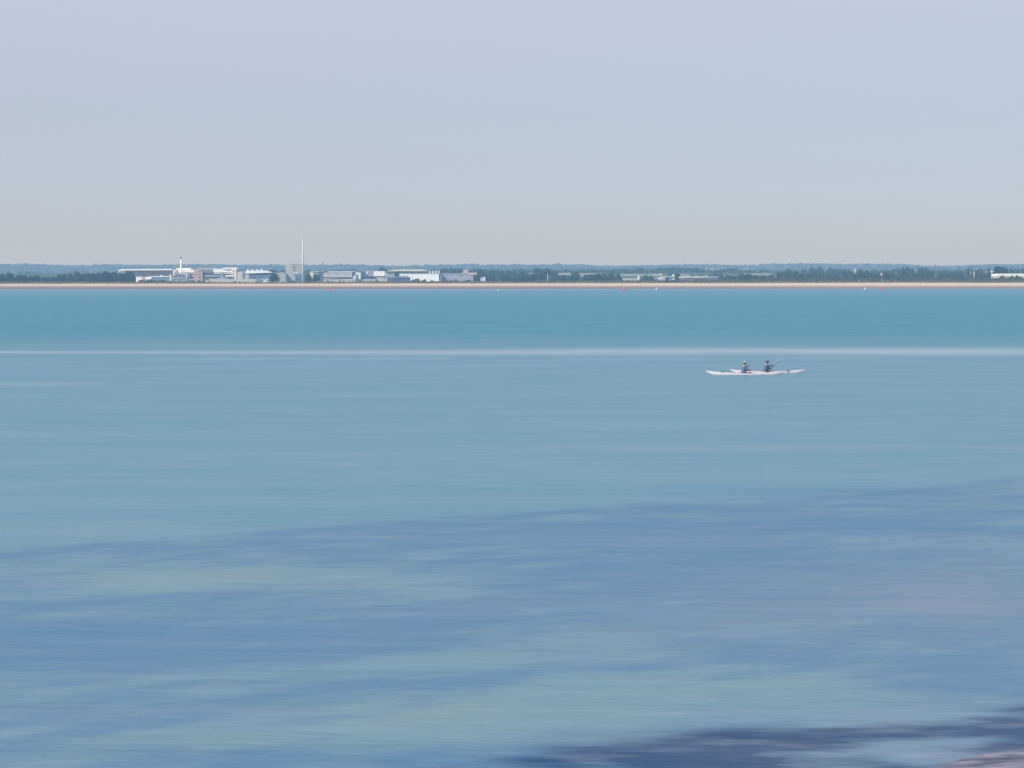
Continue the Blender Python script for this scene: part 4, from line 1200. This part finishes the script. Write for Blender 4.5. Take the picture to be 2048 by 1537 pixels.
def kayak(x0, x1, py, label, stroke, vest_col, cap_col, who):
    ys = py - ((x0 + x1) / 2 - HX) * ROLL
    Z = FOC * EYE / (ys - HY)
    a, b = PX(x0, py, Z), PX(x1, py, Z)
    L = (b.x - a.x) / 2
    cx = (a.x + b.x) / 2
    k = empty('kayak', (cx, Z, 0), label, 'kayak', 'pair of white sea kayaks')
    n, W = 41, 0.29
    T = np.linspace(-1, 1, n)
    sheer = lambda t: 0.085 + 0.18 * abs(t) ** 2.6
    beam = lambda t: W * max(0.0, 1 - abs(t) ** 2.1) ** 0.85 + 0.006
    keel = lambda t: -0.11 + (sheer(1) + 0.09) * abs(t) ** 7

    def loft(rows):
        bm = bmesh.new()
        V = [[bm.verts.new(p) for p in r] for r in rows]
        for A, B in zip(V, V[1:]):
            for i in range(len(A) - 1):
                bm.faces.new((A[i], A[i + 1], B[i + 1], B[i]))
        return bm
    hull, deck = [], []
    for t in T:
        s, w_, kz = sheer(t), beam(t), keel(t)
        kz = min(kz, s - 0.012)
        hull.append([(t * L, w_ * y, kz + (s - kz) * z) for y, z in ((1, 1), (0.97, 0.6), (0.80, 0.22), (0.45, 0.06), (0, 0), (-0.45, 0.06), (-0.80, 0.22), (-0.97, 0.6), (-1, 1))])
        c = 0.035 * (1 - abs(t) ** 3) + 0.008
        deck.append([(t * L, w_ * y, s + 0.002 + c * (1 - y * y)) for y in (1, 0.8, 0.45, 0, -0.45, -0.8, -1)])
    bm_obj('hull', loft(hull), HULL, k, True)
    bm_obj('deck', loft(deck), DECK, k, True)
    sx = -0.12                                               # seat, just behind the middle
    bm = bmesh.new()
    m_, r_ = 28, 6
    ring = []
    for i in range(m_):
        u = 2 * math.pi * i / m_
        c = Vector((sx + 0.12 + 0.42 * math.cos(u), 0.205 * math.sin(u), 0.135))
        d = Vector((math.cos(u), math.sin(u), 0))
        ring.append([bm.verts.new(c + d * 0.018 * math.cos(q) + Vector((0, 0, 0.022 * math.sin(q)))) for q in np.linspace(0, 2 * math.pi, r_ + 1)[:-1]])
    for i in range(m_):
        A, B = ring[i], ring[(i + 1) % m_]
        for j in range(r_):
            bm.faces.new((A[j], A[(j + 1) % r_], B[(j + 1) % r_], B[j]))
    bm_obj('cockpit_rim', bm, RUBBER, k, True)
    for hx in (-L * 0.58, L * 0.55):
        bm = bmesh.new()
        bmesh.ops.create_cone(bm, segments=20, radius1=0.11, radius2=0.10, depth=0.03, cap_ends=True)
        for v in bm.verts:
            v.co = Vector((hx + v.co.x * 1.3, v.co.y, sheer(hx / L) + 0.055 + v.co.z))
        bm_obj('hatch', bm, RUBBER, k)

    # the paddle: held across the body, near blade down in the water on this side
    c = Vector((sx + 0.46, 0, 0.43))
    d = Vector(stroke).normalized()
    pd = empty('paddle', (cx + c.x, Z, c.z), 'paddle held by the %s' % who, 'paddle', 'kayak paddles')

    def tube(bm, p, q, r0, r1, sg=10):
        qt = (q - p).to_track_quat('Z', 'Y')
        A = [bm.verts.new(p + qt @ Vector((r0 * math.cos(t), r0 * math.sin(t), 0))) for t in np.linspace(0, 2 * math.pi, sg + 1)[:-1]]
        B = [bm.verts.new(q + qt @ Vector((r1 * math.cos(t), r1 * math.sin(t), 0))) for t in np.linspace(0, 2 * math.pi, sg + 1)[:-1]]
        for i in range(sg):
            bm.faces.new((A[i], A[(i + 1) % sg], B[(i + 1) % sg], B[i]))
        bm.faces.new(A[::-1])
        bm.faces.new(B)
    bm = bmesh.new()
    tube(bm, -d * 0.70, d * 0.70, 0.016, 0.016)
    bm_obj('shaft', bm, STEEL, pd, True)
    for s in (-1, 1):
        bm = bmesh.new()
        f = d * s
        side = f.cross(Vector((1, 0, 0.3))).normalized()
        nrm = f.cross(side).normalized()
        prof = [(0.66, 0.018), (0.74, 0.05), (0.84, 0.085), (0.96, 0.095), (1.06, 0.075), (1.10, 0.03)]
        V = []
        for q, hw in prof:
            bow = nrm * 0.05 * (q - 0.66) ** 2
            V.append([bm.verts.new(f * q + side * y * hw + bow + nrm * z) for y, z in ((-1, 0), (0, 0.008), (1, 0), (0, -0.008))])
        for A, B in zip(V, V[1:]):
            for i in range(4):
                bm.faces.new((A[i], A[(i + 1) % 4], B[(i + 1) % 4], B[i]))
        bm.faces.new(V[0][::-1])
        bm.faces.new(V[-1])
        bm_obj('blade', bm, mat('paddle_blade', (0.30, 0.36, 0.44), 0.4, 0.06, 4), pd, True)

    # the paddler, seated, legs under the deck
    pe = empty('person', (cx + sx, Z, 0.03), who + ', seated and paddling', 'person', 'kayak paddlers')
    verts, edges, rad = [], [], []

    def add(p, r, par=None):
        verts.append(tuple(p))
        rad.append(r)
        if par is not None:
            edges.append((par, len(verts) - 1))
        return len(verts) - 1
    hip = add((0, 0, 0.05), 0.125)
    wst = add((0.015, 0, 0.22), 0.115, hip)
    chs = add((0.05, 0, 0.40), 0.135, wst)
    top = add((0.055, 0, 0.51), 0.10, chs)
    nck = add((0.07, 0, 0.585), 0.052, top)
    jaw = add((0.085, 0, 0.655), 0.070, nck)
    skl = add((0.085, 0, 0.735), 0.088, jaw)
    add((0.08, 0, 0.775), 0.078, skl)
    nose = add((0.178, 0, 0.70), 0.014, jaw)
    for s in (-1, 1):
        add((0.08, s * 0.088, 0.70), 0.016, jaw)
        kn = add((0.40, s * 0.13, 0.02), 0.055, add((0.10, s * 0.10, 0.03), 0.080, hip))
        add((0.84, s * 0.08, 0.0), 0.04, add((0.78, s * 0.09, -0.05), 0.038, kn))
        sh = add((0.06, s * 0.185, 0.495), 0.062, top)
        g = Vector((c.x - sx, 0, c.z - 0.03)) + d * (0.34 * (1 if s * d.y > 0 else -1))
        up = Vector((0.06, s * 0.185, 0.495))
        mid = (up + g) / 2 + Vector((-0.10, s * 0.12, -0.10))
        el = add(mid, 0.044, sh)
        back = (mid - g).normalized()
        wr = add(g + back * 0.075, 0.029, el)
        pm = add(g + back * 0.035 + Vector((0, 0, 0.012)), 0.034, wr)
        for i, (off, ln) in enumerate(((0.034, 0.95), (0.012, 1.05), (-0.011, 1.0), (-0.033, 0.8))):   # four fingers round the shaft
            base = g + d * off
            up_ = d.cross(back).normalized()
            if up_.z < 0:
                up_ = -up_
            f1 = add(base + up_ * 0.024 * ln + back * 0.008, 0.0095, pm)
            f2 = add(base - back * 0.026 * ln, 0.0090, f1)
            add(base - up_ * 0.022 * ln - back * 0.004, 0.0080, f2)
        th = add(g + d * 0.045 * (1 if d.y * s < 0 else -1) + back * 0.030, 0.012, pm)
        add(g + d * 0.050 * (1 if d.y * s < 0 else -1) - back * 0.012 - Vector((0, 0, 0.018)), 0.010, th)
    me = bpy.data.meshes.new('body')
    me.from_pydata(verts, edges, [])
    body = bpy.data.objects.new('body', me)
    COL.objects.link(body)
    body.parent = pe
    sk = body.modifiers.new('skin', 'SKIN')
    sk.use_smooth_shade = True
    for i, v in enumerate(me.skin_vertices[0].data):
        v.radius = (rad[i], rad[i] * (1.25 if i in (hip, wst, chs, top) else 1.0))
        v.use_root = i == hip
    sub = body.modifiers.new('smooth', 'SUBSURF')
    sub.levels = sub.render_levels = 2
    me.materials.append(SKIN)

    def rings(name, R, m, cap=True, closed=True):
        bm = bmesh.new()
        V = []
        for (x, z, rx, ry) in R:
            V.append([bm.verts.new((x + rx * math.cos(t), ry * math.sin(t), z)) for t in np.linspace(0, 2 * math.pi, 25)[:-1]])
        for A, B in zip(V, V[1:]):
            for i in range(24):
                bm.faces.new((A[i], A[(i + 1) % 24], B[(i + 1) % 24], B[i]))
        if cap:
            bm.faces.new(V[-1])
        return bm_obj(name, bm, m, pe, True)
    vm = mat(who.split(' in ')[0] + vest_col[0], vest_col[1], 0.8, 0.1, 6)
    rings('buoyancy_vest', [(0.0, 0.02, 0.145, 0.175), (0.01, 0.15, 0.150, 0.180), (0.03, 0.30, 0.165, 0.195), (0.05, 0.44, 0.160, 0.195), (0.055, 0.52, 0.115, 0.150), (0.06, 0.545, 0.075, 0.095)], vm)
    for s in (-1, 1):                                       # sleeves
        up = Vector((0.06, s * 0.185, 0.495))
        g = Vector((c.x - sx, 0, c.z - 0.03)) + d * (0.34 * (1 if s * d.y > 0 else -1))
        mid = (up + g) / 2 + Vector((-0.10, s * 0.12, -0.10))
        bm = bmesh.new()
        tube(bm, up + Vector((0, -s * 0.03, 0.01)), mid, 0.080, 0.062, 14)
        tube(bm, mid, mid.lerp(g, 0.62), 0.061, 0.048, 14)
        bm_obj('sleeve', bm, mat(who.split(' in ')[0] + 'shirt', tuple(q * 0.8 for q in vest_col[1]), 0.85, 0.1, 6), pe, True)
    rings('hair', [(0.072, 0.66, 0.085, 0.098), (0.066, 0.72, 0.090, 0.106), (0.07, 0.785, 0.090, 0.098)], HAIR)
    cm = mat(who.split(' in ')[0] + cap_col[0], cap_col[1], 0.7, 0.05, 8)
    cap = rings('cap', [(0.082, 0.752, 0.112, 0.112), (0.082, 0.79, 0.108, 0.108), (0.082, 0.825, 0.085, 0.085), (0.082, 0.845, 0.04, 0.04)], cm)
    bm = bmesh.new()
    V = []
    for x, hw, z in ((0.17, 0.085, 0.758), (0.22, 0.080, 0.757), (0.262, 0.050, 0.748)):
        V.append([bm.verts.new((x, hw, z)), bm.verts.new((x + 0.015, 0, z + 0.006)), bm.verts.new((x, -hw, z)), bm.verts.new((x + 0.01, 0, z - 0.008))])
    for A, B in zip(V, V[1:]):
        for i in range(4):
            bm.faces.new((A[i], A[(i + 1) % 4], B[(i + 1) % 4], B[i]))
    bm.faces.new(V[0][::-1])
    bm.faces.new(V[-1])
    pk = bm_obj('peak', bm, cm, cap)
    pk.matrix_parent_inverse.identity()
    for s in (-1, 1):
        bm = bmesh.new()
        bmesh.ops.create_uvsphere(bm, u_segments=10, v_segments=8, radius=0.011)
        for v in bm.verts:
            v.co += Vector((0.163, s * 0.033, 0.722))
        bm_obj('eye', bm, HAIR, pe, True)
    bm = bmesh.new()
    bmesh.ops.create_cube(bm, size=1)
    for v in bm.verts:
        v.co = Vector((0.155 + v.co.x * 0.008, v.co.y * 0.044, 0.662 + v.co.z * 0.010))
    bm_obj('mouth', bm, mat('lips', (0.30, 0.12, 0.10), 0.5, 0.05, 8), pe)


def place_kayaks():
    kayak(1411, 1570, 750.0, 'nearer white kayak, overlapping in front of the other one', (0.30, -0.88, -0.44), ('vest', (0.060, 0.125, 0.215)), ('cap', (0.30, 0.31, 0.34)), 'paddler in a blue vest and pale cap, in the nearer kayak')
    kayak(1460, 1611, 747.0, 'farther white kayak, reaching out ahead of the other one', (-0.25, 0.86, -0.46), ('jacket', (0.05, 0.095, 0.19)), ('hat', (0.10, 0.13, 0.20)), 'paddler in a dark navy jacket and hat, in the farther kayak')


place_kayaks()


# ------------------------------------------------------------------ the near shore under and before the camera
def foreshore():
    m = bpy.data.materials.new('weedy_chalk_shore')
    t, n, l = nodes(m)
    b = n['Principled BSDF']
    b.inputs['Roughness'].default_value = 0.45
    g = n.new('ShaderNodeNewGeometry')
    mp = n.new('ShaderNodeMapping')
    mp.inputs['Scale'].default_value = (0.9, 2.2, 1)
    mp.inputs['Rotation'].default_value = (0, 0, -0.35)
    l.new(g.outputs['Position'], mp.inputs[0])
    nz = n.new('ShaderNodeTexNoise')
    nz.inputs['Scale'].default_value = 1.5
    nz.inputs['Detail'].default_value = 7
    nz.inputs['Roughness'].default_value = 0.6
    l.new(mp.outputs[0], nz.inputs['Vector'])
    rp = n.new('ShaderNodeValToRGB')
    e = rp.color_ramp.elements
    e[0].position, e[0].color = 0.36, (0.010, 0.014, 0.035, 1)
    e[1].position, e[1].color = 0.74, (0.36, 0.29, 0.32, 1)
    for p, c in ((0.44, (0.05, 0.06, 0.12, 1)), (0.52, (0.12, 0.12, 0.19, 1)), (0.60, (0.22, 0.20, 0.26, 1))):
        k = e.new(p)
        k.color = c
    l.new(nz.outputs['Fac'], rp.inputs[0])
    l.new(rp.outputs[0], b.inputs['Base Color'])

    def h(X, Z):
        u, v = Z - 0.68 * X, X + 0.68 * Z
        z = np.where(u > 22, (24.8 - u) * 0.05, 0.16 + (22 - u) * 0.185)
        rough = (fbm(v, u * 2.6, 3.2, 4, 33) - 0.5) * 0.11 + (fbm(v, u * 2.2, 0.8, 3, 37) - 0.5) * 0.02
        return z + rough * np.clip((34 - u) / 6, 0, 1) * np.where(u > 15, 1, 0.5)
    y = np.concatenate([np.linspace(-14, 14, 30), np.linspace(14.3, 22, 40), np.linspace(22.05, 34, 200), np.linspace(34.3, 46, 30)])
    us = np.concatenate([np.linspace(-30, -9, 30), np.linspace(-8.9, 12, 260), np.linspace(12.3, 34, 40)])
    o, X, Z = grid_mesh('foreshore', us, y, lambda Z: np.ones_like(Z), h, m)
    tag(o, 'dark weedy chalk shore with pale stones at the water edge', None, None, 'structure')


foreshore()
# ------------------------------------------------------------------ the air
def build_haze():
    x0, x1, y0, y1, z0, z1 = -5200, 5200, -60, 11000, -4.5, 125
    v = [(x0, y0, z0), (x1, y0, z0), (x1, y1, z0), (x0, y1, z0), (x0, y0, z1), (x1, y0, z1), (x1, y1, z1), (x0, y1, z1)]
    f = [(3, 2, 1, 0), (4, 5, 6, 7), (0, 1, 5, 4), (1, 2, 6, 5), (2, 3, 7, 6), (3, 0, 4, 7)]
    m = bpy.data.materials.new('sea_haze')
    t, n, l = nodes(m)
    n.remove(n['Principled BSDF'])
    pv = n.new('ShaderNodeVolumePrincipled')
    pv.inputs['Color'].default_value = HAZE_COL
    pv.inputs['Density'].default_value = HAZE_DEN
    pv.inputs['Anisotropy'].default_value = 0.0
    l.new(pv.outputs[0], n['Material Output'].inputs['Volume'])
    o = mesh_obj('haze', v, f, m)
    tag(o, 'thin blue summer haze over sea and far shore', None, None, 'stuff')


HAZE_COL, HAZE_DEN = (0.39, 0.67, 1.0, 1), 1.05e-4
build_haze()
